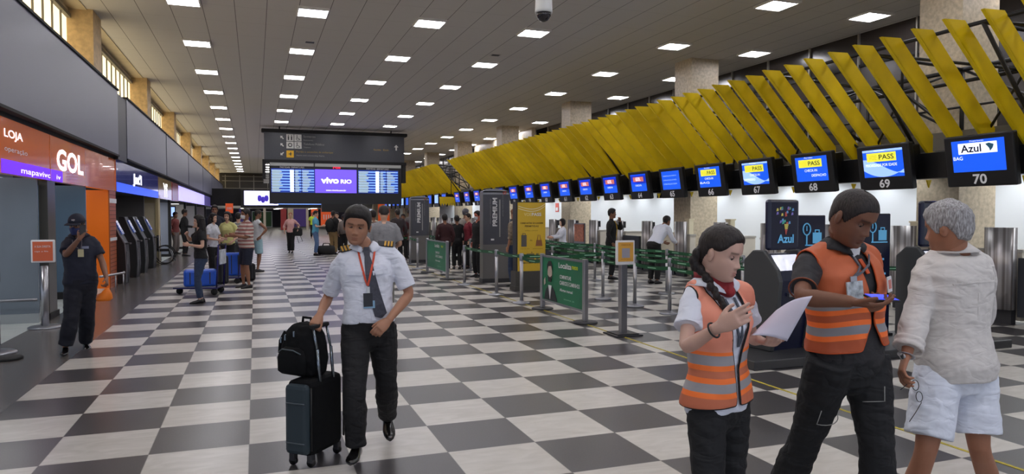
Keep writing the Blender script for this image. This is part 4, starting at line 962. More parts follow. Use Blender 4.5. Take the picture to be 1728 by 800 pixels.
    def hand(s, mb, d, k=1.0):
        J = s.J; w_ = J[d+'wr']; S_ = s.S.get(d+'hand', {}); dr = nrm(J[d+'ha']-w_)
        pn = np.array(S_.get('palm', lerp(-nrm(J['lsh']-J['rsh']) if d == 'l' else nrm(J['lsh']-J['rsh']), (0,0,0), 0)), float)
        pn = nrm(pn-dr*pn.dot(dr)); th = np.cross(pn, dr)*(1 if d == 'l' else -1)   # thumb side
        k *= s.s; curl = S_.get('curl', .35)
        mb.tube([w_-dr*.03, w_, w_+dr*.03*k, w_+dr*.065*k, w_+dr*.09*k], [(.026*k,.02*k),(.028*k,.02*k),(.038*k,.016*k),(.041*k,.015*k),(.037*k,.012*k)], 12, lat=th)
        for i, (o, L) in enumerate([(.029,.93),(.010,1.03),(-.010,.96),(-.029,.76)]):
            p = w_+dr*.082*k+th*o*k; dd = nrm(dr+th*o*S_.get('spread', 1.5)); pts = [p-dd*.012, p]
            cu = curl[i] if isinstance(curl, (list, tuple)) else curl+.06*i
            for m_, sg_ in enumerate((.042,.027,.021)):
                a = cu*(.9 if m_ == 0 else 1.1); ax_ = nrm(dd*math.cos(a)+pn*math.sin(a)); pnn = nrm(pn*math.cos(a)-dd*math.sin(a)); p = p+ax_*sg_*L*k; pts.append(p)
                if m_ < 2: dd2 = ax_; pn_ = pnn; dd = dd2; pn0 = pn; pn = pn_
            pn = nrm(np.cross(dr, th)*(1 if np.dot(np.cross(dr, th), pn) > 0 else -1))
            pn = np.array(S_.get('palm', nrm(J['lsh']-J['rsh'])*(-1 if d == 'l' else 1)), float); pn = nrm(pn-dr*pn.dot(dr))
            r = max(.0085*k, s.S.get('vox', .01)*.95); mb.tube(pts, [r, r*1.05, r*1.0, r*.95, r*.8], 8)
        b = w_+dr*.02*k+th*.022*k; td = nrm(dr*.75+th*S_.get('thumb', .75)+pn*.35); p1 = b+td*.045*k; p2 = p1+nrm(td*.6+dr*.7+pn*.25)*.028*k; p3 = p2+nrm(dr*.9+pn*.4)*.02*k
        r = max(.0105*k, s.S.get('vox', .01)*.95); mb.tube([b-td*.01, b+td*.015, p1, p2, p3], [r*1.3, r*1.35, r, r*.95, r*.75], 8)
def herm(x, X_, Y_):
    X_ = np.array(X_, float); Y_ = np.array(Y_, float); m = np.gradient(Y_, X_); x = np.clip(x, X_[0], X_[-1])
    i = np.clip(np.searchsorted(X_, x)-1, 0, len(X_)-2); h = X_[i+1]-X_[i]; t = (x-X_[i])/h
    return (2*t**3-3*t*t+1)*Y_[i]+(t**3-2*t*t+t)*h*m[i]+(-2*t**3+3*t*t)*Y_[i+1]+(t**3-t*t)*h*m[i+1]
HZ = [-.122,-.112,-.098,-.08,-.06,-.035,0,.03]
HYF = [.050,.076,.086,.086,.087,.085,.083,.089]; HYB = [-.02,-.035,-.048,-.062,-.078,-.092,-.101,-.104]; HW = [.018,.036,.047,.056,.063,.069,.0735,.0765]
def head_grid(k, n, fem=0, wide=1.0, feat=True):
    u = np.arange(n)/n; th = 2*PI*u-.45*np.sin(2*PI*u)
    G = []; T = []
    for i in range(k+1):
        v = i/k; z = -.122+.2435*(1-math.cos(PI*v))/2*.999
        if z > .03:
            f = math.sqrt(max(0, 1-((z-.03)/.0918)**2)); yf, yb, w_ = .089*f**.92, -.104*f**.95, .0765*f**.95
        else: yf, yb, w_ = (float(herm(z, HZ, q)) for q in (HYF, HYB, HW))
        if fem: w_ *= 1-.10*sstep((-.04-z)/.07); yf -= .003*sstep((-.08-z)/.03)
        w_ *= wide
        x = w_*np.sign(np.sin(th))*np.abs(np.sin(th))**.92; cq = np.cos(th)
        y = np.where(cq > 0, yf*np.abs(cq)**.80, yb*np.abs(cq)**.9); tint = np.ones((n, 3))
        if feat:
            fr = (cq > 0).astype(float); g = lambda c0, sg_, a: np.exp(-((a-c0)/sg_)**2)
            ax_ = np.abs(x)
            nh = np.interp(z, [-.052,-.048,-.040,-.034,-.018,0,.012,.02], [0,.004,.020,.0235,.015,.0075,.003,0])*(.88 if fem else 1)
            nw = np.interp(z, [-.05,-.038,-.02,.01], [.0145,.0145,.0085,.008])
            y = y+fr*nh*np.exp(-(x/nw)**2)
            y = y+fr*.006*g(-.0415,.007,z)*g(.0135,.006,ax_)
            y = y-fr*.013*g(0,.0125,z)*g(.032,.0165,ax_)
            y = y+fr*.0055*g(.021,.009,z)*np.exp(-(ax_/.045)**4)*(.5 if fem else 1)
            y = y+fr*.004*g(-.03,.02,z)*g(.045,.018,ax_)
            lip = np.exp(-(x/.021)**4)
            y = y+fr*lip*(.0062*g(-.0655,.0042,z)+.0068*g(-.0765,.005,z)-.003*g(-.071,.002,z))
            y = y+fr*.0055*g(-.104,.013,z)*np.exp(-(x/.02)**2)-fr*.003*g(-.088,.006,z)*np.exp(-(x/.02)**2)
            lm = fr*np.exp(-(x/.020)**6)*(g(-.0655,.0048,z)+g(-.0765,.0055,z)).clip(0,1)
            tint = tint*(1-lm[:, None]*np.array([.30,.48,.45])*(1.15 if fem else 1))
            bz = .0215+.05*np.abs(ax_-.03)*-.12; bm = fr*np.exp(-((z-bz)/(.0042 if fem else .0055))**2)*np.where((ax_ > .012) & (ax_ < .052), 1, 0)
            tint = tint*(1-bm[:, None]*.82)
            em = fr*g(0,.011,z)*g(.032,.017,ax_); tint = tint*(1-em[:, None]*.28)
            if not fem: jm = fr*sstep((-.045-z)/.02)*(1-lm); tint = tint*(1-jm[:, None]*np.array([.12,.10,.07]))
        G.append(np.stack([x, y, np.full(n, z)], 1)); T.append(tint)
    return np.array(G), np.array(T), th
HL = ([0,30,50,62,72,80,90,100,115,130,180],[.066,.062,.045,.02,-.005,-.022,-.005,.012,-.02,-.055,-.068])
def to_world(P, c, F, U):
    F = nrm(F); U = np.array(U, float); U = nrm(U-F*U.dot(F)); R = np.cross(F, U)
    M = np.stack([R, F, U]); return c+P@M
def gridfaces(k, n):
    return [(i*n+j, i*n+(j+1) % n, (i+1)*n+(j+1) % n, (i+1)*n+j) for i in range(k) for j in range(n)]
def person(label, J, S, base=None):
    f = Fig(J, S); near = S.get('near', False); vox = S.get('vox', .011); f.S['vox'] = vox; cv = S.get('cvox', max(vox, .0075)); J = f.J; s = f.s
    bx = (J['ran']+J['lan'])/2 if base is None else base
    t = thing('person', label, 'person', (round(float(bx[0]),3), round(float(bx[1]),3), 0), 0, S.get('group'))
    F = nrm(S['face']); U = np.array(S.get('up', (0,0,1)), float); hc = J['head']; hs = s*S.get('hs', 1)
    F_, U_h = F, nrm(U-F*U.dot(F)); Rh = np.cross(F_, U_h)
    # body
    mb = MB(); f.torso(mb, -.004, -.22, 1.03, 20)
    mb.tube([J['neck']-nrm(J['neck']-J['pelvis'])*.05, lerp(J['neck'], hc, .35), hc-U_h*.075*hs-F_*.018*hs, hc-U_h*.02*hs-F_*.025*hs], [(.062*s,.06*s),(.054*s,.054*s),(.056*s,.056*s),(.05*s,.05*s)], 16)
    for d in 'rl':
        f.arm(mb, d, 2.0, -.002); f.leg(mb, d, -.1, 2.02, -.004); f.hand(mb, d)
    bm = voxel(mb, vox, 2)
    B = MB(); B.append(bm); nb = len(B.v)
    k, n = (66, 84) if near else (30, 32)
    G, T, th = head_grid(k, n, S.get('fem', 0), S.get('wide', 1.0)); W_ = to_world(G.reshape(-1, 3)*hs, hc, F, U)
    B.add(W_, [tuple(q) for q in gridfaces(k, n)], 0, True); tints = [np.ones((nb, 3)), T.reshape(-1, 3)]
    for sx in (-1, 1):
        e = MB(); e.ell((0,0,0), (.009,.019,.032), n=14, k=10); e.ell((.004*sx,.003,.004), (.008,.010,.018), n=10, k=8)
        P = np.array(e.v); a = .35*sx; P = np.stack([P[:,0]*math.cos(a)+P[:,1]*math.sin(a)*1, -P[:,0]*math.sin(a)+P[:,1]*math.cos(a), P[:,2]-P[:,1]*.25], 1)+np.array((.0765*sx*S.get('wide', 1),-.012,-.008))
        B.add(to_world(P*hs, hc, F, U), e.f, 0, True); tints.append(np.full((len(P), 3), .92))
        if near:
            lo_, hi_ = S.get('lids', (14, -30))
            for e0, e1 in ((lo_, 85), (-85, hi_)):
                P = []; m_, q_ = 8, 16; R0 = .0139
                for i in range(m_+1):
                    el = math.radians(e0+(e1-e0)*i/m_)
                    for j in range(q_+1):
                        az = math.radians(-85+170*j/q_); P.append((.0315*sx+R0*1.15*math.sin(az)*math.cos(el), .0605+R0*math.cos(az)*math.cos(el), .000+R0*.95*math.sin(el)))
                B.add(to_world(np.array(P)*hs, hc, F, U), [(i*(q_+1)+j, i*(q_+1)+j+1, (i+1)*(q_+1)+j+1, (i+1)*(q_+1)+j) for i in range(m_) for j in range(q_)], 0, True)
                tints.append(np.full((len(P), 3), .80))
    me = B.mesh('body', None); at = me.attributes.new('tint', 'FLOAT_COLOR', 'POINT'); tt = np.concatenate(tints); at.data.foreach_set('color', np.c_[tt, np.ones(len(tt))].ravel().astype(np.float32))
    meshobj('body', me, skin(S.get('skin', (176,128,100))), t)
    if near and not S.get('noeyes'):
        for sx in (-1, 1):
            E_ = MB(); c0 = np.array((.0315*sx,.0605,0)); gz = np.array(S.get('gaze', (0,0)))
            e = MB(); e.ell(c0, (.0125,.0125,.0125), n=20, k=14); E_.add(to_world(np.array(e.v)*hs, hc, F, U), e.f, 0, True)
            e = MB(); e.ell(c0+np.array((gz[0]*.012,.0083,gz[1]*.012)), (.0068,.0055,.0068), n=16, k=10); E_.add(to_world(np.array(e.v)*hs, hc, F, U), e.f, 1, True)
            E_.build('eye', [mat('eye_white', (168,158,152), .3), mat('iris_dark', (30,20,16), .15)], t)
    # hair
    hr = S.get('hair', {})
    if hr.get('style', 'short') != 'none':
        G2, _, th2 = head_grid(k, n, S.get('fem', 0), S.get('wide', 1.0), False)
        deg = np.degrees(np.minimum(th2 % (2*PI), 2*PI-th2 % (2*PI))); hl = np.interp(deg, HL[0], HL[1])+hr.get('line', 0)
        if hr.get('style') == 'long': hl = np.where(deg > 62, -.11+(deg < 75)*.08, hl)
        if hr.get('style') == 'pulled': hl = np.interp(deg, [0,30,50,62,75,85,95,110,130,180], [.072,.068,.05,.03,.015,.012,.016,-.02,-.06,-.07])
        out = []; tk = hr.get('thick', .014); amp = hr.get('amp', .003)
        for i in range(k+1):
            for j in range(n):
                p = G2[i, j]; z = p[2]; m_ = float(sstep((z-hl[j]+.006)/hr.get('edge', .016)))
                dr = nrm((p[0], p[1], (z-.0))); top = 1+hr.get('top', .6)*float(sstep((z-.02)/.08))*(1+hr.get('quiff', 0)*max(0, math.cos(th2[j])))
                nz_ = noise.noise(Vector(p*55)) if near else 0; nz2 = noise.noise(Vector(p*22)+Vector((3,1,2)))
                out.append(p+dr*(tk*top*m_-.007*(1-m_)+(amp*nz_+amp*1.2*nz2)*m_))
        H_ = MB(); H_.add(to_world(np.array(out)*hs, hc, F, U), gridfaces(k, n), 0, True)
        H_.build('hair', hair_mat(hr.get('col', (24,20,20)), hr.get('grey', 0)), t)
    # clothes
    def cloth(name, mb, m, wr=.004, fx=9, fz=16, sd=0, vx=None, sm=4, label=None):
        me_ = voxel(mb, vx or cv, sm); wrinkle(me_, wr, fx, fz, sd+S.get('seed', 0)); return meshobj(name, me_, m, t, label)
    bo = S.get('bottom')
    if bo:
        mb = MB(); inf = bo.get('infl', .014)
        f.torso(mb, bo.get('tinf', inf*.75), -.25, bo.get('waist', .13), 24); mb.ell(J['pelvis']-nrm(J['neck']-J['pelvis'])*.115*s, (.075*s,.075*s,.06*s))
        if bo.get('kind') == 'skirt':
            mb.loft([f.ring(-.1-.06*i, inf+.01*i, 24) for i in range(5)])
        else:
            for d in 'rl': f.leg(mb, d, -.12, bo.get('len', 1.93), inf, bo.get('end', .03))
        cloth(bo.get('name', 'trousers'), mb, bo['mat'], bo.get('wr', .005), 7, 13, 3)
    tp = S.get('top')
    if tp:
        mb = MB(); inf = tp.get('infl', .014)
        f.torso(mb, inf, tp.get('hem', -.02), .985)
        if tp.get('sleeve', .7) > 0:
            for d in 'rl': f.arm(mb, d, tp.get('sleeve', .7), inf*.9, tp.get('send', inf+.014))
        else:
            for d in 'rl': f.arm(mb, d, .12, inf*.5)
        cloth(tp.get('name', 'shirt'), mb, tp['mat'], tp.get('wr', .004), tp.get('fx', 8), tp.get('fz', 13), 1)
        if tp.get('collar'):
            c_ = MB(); a_, l_, fw_ = f.frame(1.0); ax_ = nrm(J['neck']-J['pelvis']); n_ = 24; r0 = .060*s; nax = nrm(lerp(ax_, nrm(J['head']-J['neck']), .5))
            rings = []
            for (dz, dr_) in ((.035,.034),(.055,.008),(.074,.0),(.070,.009),(.050,.034),(.028,.060)):
                rr = []
                for j in range(n_+1):
                    q = -PI/2*0+PI/2+.30+(2*PI-.60)*j/n_; fr = max(0, math.sin(q))**3
                    rr.append(J['neck']+l_*(r0+dr_)*math.cos(q)*1.02+fw_*(r0*.98+dr_*.9)*math.sin(q)+nax*(dz*s-fr*.045+tp.get('cz', 0)))
                rings.append(rr)
            m_ = len(rings); V_ = [p for r in rings for p in r]; c_.add(V_, [(i*(n_+1)+j, i*(n_+1)+j+1, (i+1)*(n_+1)+j+1, (i+1)*(n_+1)+j) for i in range(m_-1) for j in range(n_)], 0, True)
            o = c_.build('collar', tp.get('collar_mat', tp['mat']), t); so = o.modifiers.new('s', 'SOLIDIFY'); so.thickness = .003
    # shoes
    sh = S.get('shoes')
    if sh:
        for d in 'rl':
            an = J[d+'an']; toe = J.get(d+'toe'); fw_ = f.frame(0)[2]
            if toe is None: toe = an+nrm((fw_[0], fw_[1], 0))*.13; toe[2] = an[2]-.05
            dd = toe-an; flat = nrm((dd[0], dd[1], 0)); pitch = S.get(d+'pitch', 0); dv = nrm(flat*math.cos(pitch)+V3(0,0,-1)*math.sin(pitch)); up = nrm(V3(0,0,1)-dv*dv[2]); sd = np.cross(dv, up)
            zf = an-up*(.078*s); q = MB(); rings = []
            for u_, w_, h_ in ((-.075,.012,.03),(-.065,.030,.075),(-.04,.036,.095),(0,.037,.10),(.035,.038,.082),(.07,.043,.062),(.11,.047,.05),(.15,.042,.042),(.18,.028,.032),(.192,.010,.02)):
                R_ = []
                for j in range(16):
                    a = 2*PI*j/16; x_ = math.cos(a); y_ = math.sin(a); yy = (y_*.5+.5)*h_ if y_ > -.5 else .25*h_*(1+(y_+.5)*2)*1.0
                    R_.append(zf+dv*u_*s+sd*x_*w_*s*(1.0 if y_ < .3 else 1-.25*(y_-.3))+up*max(0.0, yy)*s)
                rings.append(R_)
            q.loft(rings); q.build('shoe', sh, t)
    return t, f
_hm = {}
def hair_mat(col, grey=0):
    if (col, grey) in _hm: return _hm[(col, grey)]
    m = bpy.data.materials.new('hair_strands'); m.use_nodes = True; nt = m.node_tree; b = nt.nodes['Principled BSDF']
    tc = N(nt, 'TexCoord'); mp = N(nt, 'Mapping'); mp.inputs['Scale'].default_value = (1,1,.25); nt.links.new(tc.outputs['Object'], mp.inputs[0])
    n = N(nt, 'TexNoise'); n.inputs['Scale'].default_value = 160; n.inputs['Detail'].default_value = 3; nt.links.new(mp.outputs[0], n.inputs['Vector'])
    hi = tuple(min(255, c*1.5+12) for c in col) if not grey else (190,190,192)
    nt.links.new(mixc(nt, mth(nt, 'MULTIPLY_ADD', n.outputs['Fac'], 2.4, -.8), lin(col), lin(hi)), b.inputs['Base Color'])
    bp = N(nt, 'Bump'); bp.inputs['Strength'].default_value = .7; bp.inputs['Distance'].default_value = .004; nt.links.new(n.outputs['Fac'], bp.inputs['Height']); nt.links.new(bp.outputs[0], b.inputs['Normal'])
    b.inputs['Roughness'].default_value = .5; b.inputs['Specular IOR Level'].default_value = .35
    _hm[(col, grey)] = m; return m
def strip(f, t, name, pts, widths, m, th=.004, back=False, infl=.02, up=None):
    """flat band laid over the front of the torso; pts = [(t, x)], widths in metres"""
    fn = f.back if back else f.front
    P = [fn(a, x, infl) for a, x in pts]; q = MB(); rings = []
    for i, p in enumerate(P):
        tg = nrm(P[min(i+1, len(P)-1)]-P[max(i-1, 0)]); c_, l_, fw_ = f.frame(pts[i][0]); sd = nrm(np.cross(tg, fw_)); w_ = widths[i] if isinstance(widths, (list, tuple)) else widths
        nn = nrm(np.cross(sd, tg)); rings.append([p-sd*w_/2-nn*th, p+sd*w_/2-nn*th, p+sd*w_/2+nn*th, p-sd*w_/2+nn*th])
    q.loft(rings, smooth=False); return q.build(name, m, t)
def vest_mat(body, bright, dull, silver):
    m = bpy.data.materials.new('hi_vis_vest'); m.use_nodes = True; nt = m.node_tree; b = nt.nodes['Principled BSDF']
    at = N(nt, 'Attribute', attribute_name='pv'); s_ = N(nt, 'SeparateXYZ'); nt.links.new(at.outputs['Vector'], s_.inputs[0])
    h = mth(nt, 'ADD', s_.outputs[1], 0.0)
    cr = N(nt, 'ValToRGB'); cr.color_ramp.interpolation = 'CONSTANT'; e = cr.color_ramp.elements
    stops = [(0,dull),(.043,bright),(.068,silver),(.108,bright),(.130,dull),(.162,bright),(.186,silver),(.228,bright),(.246,body)]
    e[0].position = 0; e[0].color = (*lin(dull),1); e[1].position = stops[1][0]; e[1].color = (*lin(stops[1][1]),1)
    for p_, c_ in stops[2:]: x = e.new(p_); x.color = (*lin(c_),1)
    nt.links.new(h, cr.inputs[0]); nt.links.new(cr.outputs[0], b.inputs['Base Color'])
    tc = N(nt, 'TexCoord'); n = N(nt, 'TexNoise'); n.inputs['Scale'].default_value = 420; nt.links.new(tc.outputs['Object'], n.inputs['Vector'])
    bp = N(nt, 'Bump'); bp.inputs['Strength'].default_value = .25; bp.inputs['Distance'].default_value = .001; nt.links.new(n.outputs['Fac'], bp.inputs['Height']); nt.links.new(bp.outputs[0], b.inputs['Normal'])
    b.inputs['Roughness'].default_value = .6; return m
def vest(f, t, m, hem, infl, vt, vk, piping, flare=.02, open_=.012, armr=.10, wr=.006, seed=0, slit=0, arm_in=-.005):
    J = f.J; ax_ = nrm(J['neck']-J['pelvis']); L = np.linalg.norm(J['neck']-J['pelvis']); mb = MB(); k = 22
    mb.loft([f.ring(hem-.08+(1.06-hem)*i/k, infl+flare*(1-sstep(((1.06-hem)*i/k)/.5)), 32) for i in range(k+1)])
    for d in 'rl': f.arm(mb, d, .16, infl*.75)
    me = voxel(mb, .0075, 4); wrinkle(me, wr, 7, 9, seed)
    bm = bmesh.new(); bm.from_mesh(me); V_ = Vector
    def cut(p, n_): bmesh.ops.bisect_plane(bm, geom=bm.verts[:]+bm.edges[:]+bm.faces[:], plane_co=V_(p), plane_no=V_(n_))
    ch, lat, fw_ = f.frame(hem); cut(ch, ax_); cn, latn, fwn = f.frame(.80)
    neckc = f.frame(1.0)[0]; cut(neckc+ax_*.085, ax_)
    cv = f.frame(vt)[0]; vdir = {}
    for sg_ in (-1, 1):
        line = nrm(ax_+latn*sg_*vk); nn = nrm(np.cross(line, fwn)); vdir[sg_] = (cv+latn*sg_*open_, nn if nn.dot(latn*sg_) > 0 else -nn); cut(*vdir[sg_]); cut(cv+latn*sg_*open_, latn)
    arms = []
    for d in 'lr':
        o_ = nrm(J[d+'sh']-cn); o_ = nrm(o_-ax_*o_.dot(ax_)); p = J[d+'sh']+o_*arm_in; nn = nrm(o_+ax_*.05); cut(p, nn); arms.append((p, nn, J[d+'sh'], o_))
    dead = []
    for fc in bm.faces:
        c = np.array(fc.calc_center_median()); h = (c-ch).dot(ax_)
        if h < 0 or (c-neckc).dot(ax_) > .085: dead.append(fc); continue
        cf = f.frame(h/L+hem); x = (c-cf[0]).dot(cf[1]); front = (c-cf[0]).dot(cf[2]) > 0
        if front and h > (vt-hem)*L and all((c-vdir[q][0]).dot(vdir[q][1]) < 0 for q in (-1, 1)): dead.append(fc); continue
        if front and h <= (vt-hem)*L and abs((c-cv).dot(latn)) < open_+slit*max(0, .12-h): dead.append(fc); continue
        if np.linalg.norm((c-neckc)-ax_*(c-neckc).dot(ax_)) < .092*f.s and (c-neckc).dot(ax_) > -.03: dead.append(fc); continue
        for p, nn, sh_, o_ in arms:
            r_ = (c-sh_)-o_*(c-sh_).dot(o_)
            if (c-p).dot(nn) > 0 and (np.linalg.norm(r_) < armr or r_.dot(ax_) > 0): dead.append(fc); break
    bmesh.ops.delete(bm, geom=dead, context='FACES'); bmesh.ops.delete(bm, geom=[v for v in bm.verts if not v.link_faces], context='VERTS')
    for it in range(6):
        new = {}
        for v in bm.verts:
            if v.is_boundary:
                nb = [e.other_vert(v).co for e in v.link_edges if e.is_boundary]
                if len(nb) == 2: new[v] = v.co*.4+(nb[0]+nb[1])*.3
        for v, c in new.items(): v.co = c
    loops = []; seen = set()
    for v0 in bm.verts:
        if v0.is_boundary and v0 not in seen:
            st = [v0]; seen.add(v0); es = set()
            while st:
                v = st.pop()
                for e in v.link_edges:
                    if e.is_boundary:
                        es.add(e); w2 = e.other_vert(v)
                        if w2 not in seen: seen.add(w2); st.append(w2)
            pm = MB()
            for e in es: pm.tube([e.verts[0].co, e.verts[1].co], .0042, 5)
            if len(es) > 8: loops.append(pm)
    bm.to_mesh(me); bm.free(); pv = []
    for v in me.vertices:
        c = np.array(v.co); pv.append(((c-ch).dot(lat), (c-ch).dot(ax_)+.010*math.sin((c-ch).dot(lat)*14+seed), 0))
    at = me.attributes.new('pv', 'FLOAT_VECTOR', 'POINT'); at.data.foreach_set('vector', np.array(pv, np.float32).ravel())
    o = meshobj('vest', me, m, t); so = o.modifiers.new('s', 'SOLIDIFY'); so.thickness = .003; so.offset = 1
    for pm in loops:
        pp = pm.build('piping', piping, o, world=False)
        for v in pp.data.vertices: v.co = v.co-Vector(t.location)
    return o
# a standing pose from a few numbers -------------------------------------------------
def ik(a, b, l1, l2, hint):
    a = np.array(a, float); b = np.array(b, float); d = b-a; L = min(np.linalg.norm(d), (l1+l2)*.995); u = nrm(d); b = a+u*L
    x = (l1*l1-l2*l2+L*L)/(2*L); h = math.sqrt(max(0, l1*l1-x*x)); hv = np.array(hint, float); hv = nrm(hv-u*hv.dot(u)); return a+u*x+hv*h, b
def pose(x, y, head, H, L=(.05,.03,-.50), R=(.05,.03,-.50), lean=0, legs=((.0,.10),(.0,.10)), face=None, drop=0, fem=0, sitz=None, Lh=None, Rh=None):
    """head = facing direction, degrees; L/R wrist from its shoulder (outward, forward, up) for a 1.75 m body; legs = (forward, outward) of each ankle"""
    s = H/1.75; a = math.radians(head); F = V3(math.cos(a), math.sin(a), 0); Lt = V3(-math.sin(a), math.cos(a), 0); Z = V3(0,0,1); B = V3(x,y,0)
    p = B+Z*(.93*s-drop); J = {'pelvis': p}; la = math.radians(lean); up = Z*math.cos(la)+F*math.sin(la); J['neck'] = p+up*.56*s
    J['head'] = J['neck']+(up*.6+Z*.4)*.185*s+F*.025*s
    if abs(lean) > 30: J['head'] = J['neck']+nrm(up+F*.3)*.185*s
    sw = (.165 if fem else .185)*s
    for d, sg_, A_, hn in (('l',1,L,Lh),('r',-1,R,Rh)):
        sh = J['neck']-up*.065*s+Lt*sg_*sw; J[d+'sh'] = sh
        wr = sh+(Lt*sg_*A_[0]+F*A_[1]+Z*A_[2])*s
        hint = hn if hn is not None else tuple(-F*.8+Lt*sg_*.5-Z*.3)
        el, wr = ik(sh, wr, .295*s, .255*s, hint); J[d+'el'] = el; J[d+'wr'] = wr; J[d+'ha'] = wr+nrm(wr-el)*.09
        fw_, ow = legs[0 if sg_ > 0 else 1]; J[d+'hip'] = p+Lt*sg_*.088*s-Z*.02
        an = B+F*fw_*s+Lt*sg_*ow*s+Z*.08*s; kn, an = ik(J[d+'hip'], an, .42*s, .418*s, F); J[d+'kn'] = kn; J[d+'an'] = an; J[d+'toe'] = an+F*.13-Z*.05
    return J, dict(s=s, fem=fem, face=tuple(F if face is None else face))
# ================================================================ THE FOUR IN FRONT
J_pilot = {'head': [0.711, -0.49, 1.575], 'neck': [0.778, -0.435, 1.397], 'pelvis': [0.785, -0.477, 0.876], 'rsh': [0.612, -0.442, 1.328], 'lsh': [0.959, -0.481, 1.363], 'rel': [0.532, -0.273, 1.064], 'rwr': [0.462, -0.463, 0.976], 'rha': [0.416, -0.512, 0.917], 'lel': [1.066, -0.518, 1.099], 'lwr': [0.888, -0.661, 0.942], 'lha': [0.81, -0.699, 0.88], 'rhip': [0.698, -0.49, 0.842], 'lhip': [0.879, -0.47, 0.836], 'rkn': [0.662, -0.659, 0.469], 'ran': [0.674, -0.634, 0.1], 'rtoe': [0.617, -0.807, 0.049], 'lkn': [0.909, -0.451, 0.465], 'lan': [0.967, -0.163, 0.155], 'ltoe': [0.958, -0.354, 0.1]}
J_wv = {'head': [1.923, -2.857, 1.486], 'neck': [1.931, -2.791, 1.333], 'pelvis': [1.959, -2.797, 0.847], 'rsh': [1.833, -2.788, 1.3], 'lsh': [2.139, -2.719, 1.28], 'rel': [1.715, -2.902, 1.101], 'rwr': [1.766, -3.065, 1.212], 'rha': [1.802, -3.119, 1.25], 'lel': [2.235, -2.676, 1.072], 'lwr': [2.141, -2.854, 1.099], 'lha': [2.125, -2.933, 1.098], 'rhip': [1.886, -2.814, 0.811], 'lhip': [2.035, -2.784, 0.789], 'rkn': [1.844, -2.896, 0.446], 'ran': [1.995, -2.649, -0.033], 'rtoe': [1.976, -2.801, -0.021], 'lkn': [2.054, -2.761, 0.405], 'lan': [2.008, -2.811, 0.031], 'ltoe': [1.99, -2.963, 0.033]}
J_mv = {'head': [2.571, -2.927, 1.64], 'neck': [2.602, -2.816, 1.482], 'pelvis': [2.651, -2.829, 0.986], 'rsh': [2.425, -2.818, 1.418], 'lsh': [2.82, -2.769, 1.43], 'rel': [2.242, -2.979, 1.3], 'rwr': [2.365, -3.13, 1.294], 'rha': [2.398, -3.174, 1.288], 'lel': [2.915, -2.727, 1.163], 'lwr': [2.708, -2.927, 1.226], 'lha': [2.631, -3.005, 1.24], 'rhip': [2.534, -2.841, 0.955], 'lhip': [2.774, -2.822, 0.94], 'rkn': [2.564, -2.674, 0.572], 'ran': [2.625, -2.361, 0.09], 'rtoe': [2.549, -2.506, 0.045], 'lkn': [2.76, -2.905, 0.559], 'lan': [2.809, -2.876, 0.049], 'ltoe': [2.667, -2.995, 0.045]}
J_om = {'head': [3.217, -2.875, 1.586], 'neck': [3.286, -2.851, 1.466], 'pelvis': [3.309, -2.857, 0.919], 'lsh': [3.157, -2.829, 1.374], 'rsh': [3.488, -2.841, 1.384], 'lel': [3.06, -2.843, 1.165], 'lwr': [2.943, -2.892, 0.981], 'lha': [2.896, -2.909, 0.915], 'rel': [3.65, -2.739, 1.113], 'rwr': [3.712, -2.572, 1.055], 'rha': [3.697, -2.513, 1.063], 'lhip': [3.211, -2.844, 0.886], 'rhip': [3.427, -2.858, 0.872], 'lkn': [3.087, -2.887, 0.501], 'lan': [3.108, -2.708, 0.045], 'ltoe': [3.178, -2.566, -0.058], 'rkn': [3.396, -2.924, 0.498], 'ran': [3.856, -2.724, 0.003], 'rtoe': [3.938, -2.587, -0.099]}
J_gd = {'head': [-1.944, 4.362, 1.521], 'neck': [-1.931, 4.405, 1.371], 'pelvis': [-1.923, 4.384, 0.822], 'rsh': [-2.058, 4.418, 1.315], 'lsh': [-1.788, 4.405, 1.319], 'rel': [-2.051, 4.261, 1.16], 'rwr': [-1.862, 4.093, 1.373], 'rha': [-1.833, 4.107, 1.448], 'lel': [-1.689, 4.362, 1.089], 'lwr': [-1.614, 4.2, 0.885], 'lha': [-1.599, 4.138, 0.806], 'rhip': [-1.985, 4.352, 0.799], 'lhip': [-1.861, 4.413, 0.789], 'rkn': [-1.999, 4.237, 0.417], 'ran': [-2.068, 4.251, 0.081], 'rtoe': [-2.044, 4.028, 0.05], 'lkn': [-1.865, 4.402, 0.423], 'lan': [-1.939, 4.682, 0.056], 'ltoe': [-1.885, 4.502, 0.025]}
PAPER = ((2.041,-2.912,1.138),(2.134,-3.02,1.125),(2.191,-3.099,1.291),(2.203,-2.872,1.232))
SC_LOC = (.426,-.476,0); SC_RZ = .862; BP_LOC = (.366,-.424,.572); BP_RZ = -.85
wshirt = mat('white_uniform_cotton', (222,226,238), .75, bump=(500,.15,.001), nz=(6,.03), folds=.010); blk = mat('black_trouser_wool', (20,20,23), .8, bump=(400,.2,.001), folds=.012)
blk2 = mat('charcoal_work_cloth', (24,25,28), .85, bump=(350,.25,.001), folds=.014); leather = mat('black_polished_leather', (14,13,14), .22, coat=.4)
polo = mat('dark_grey_polo', (40,39,42), .8, bump=(500,.2,.001), nz=(10,.1), folds=.01); linen = mat('white_linen', (212,208,204), .85, bump=(260,.3,.002), nz=(30,.04), stretch=(1,1,3), folds=.010); cotton = mat('white_twill', (222,228,240), .8, bump=(300,.2,.001), folds=.010)
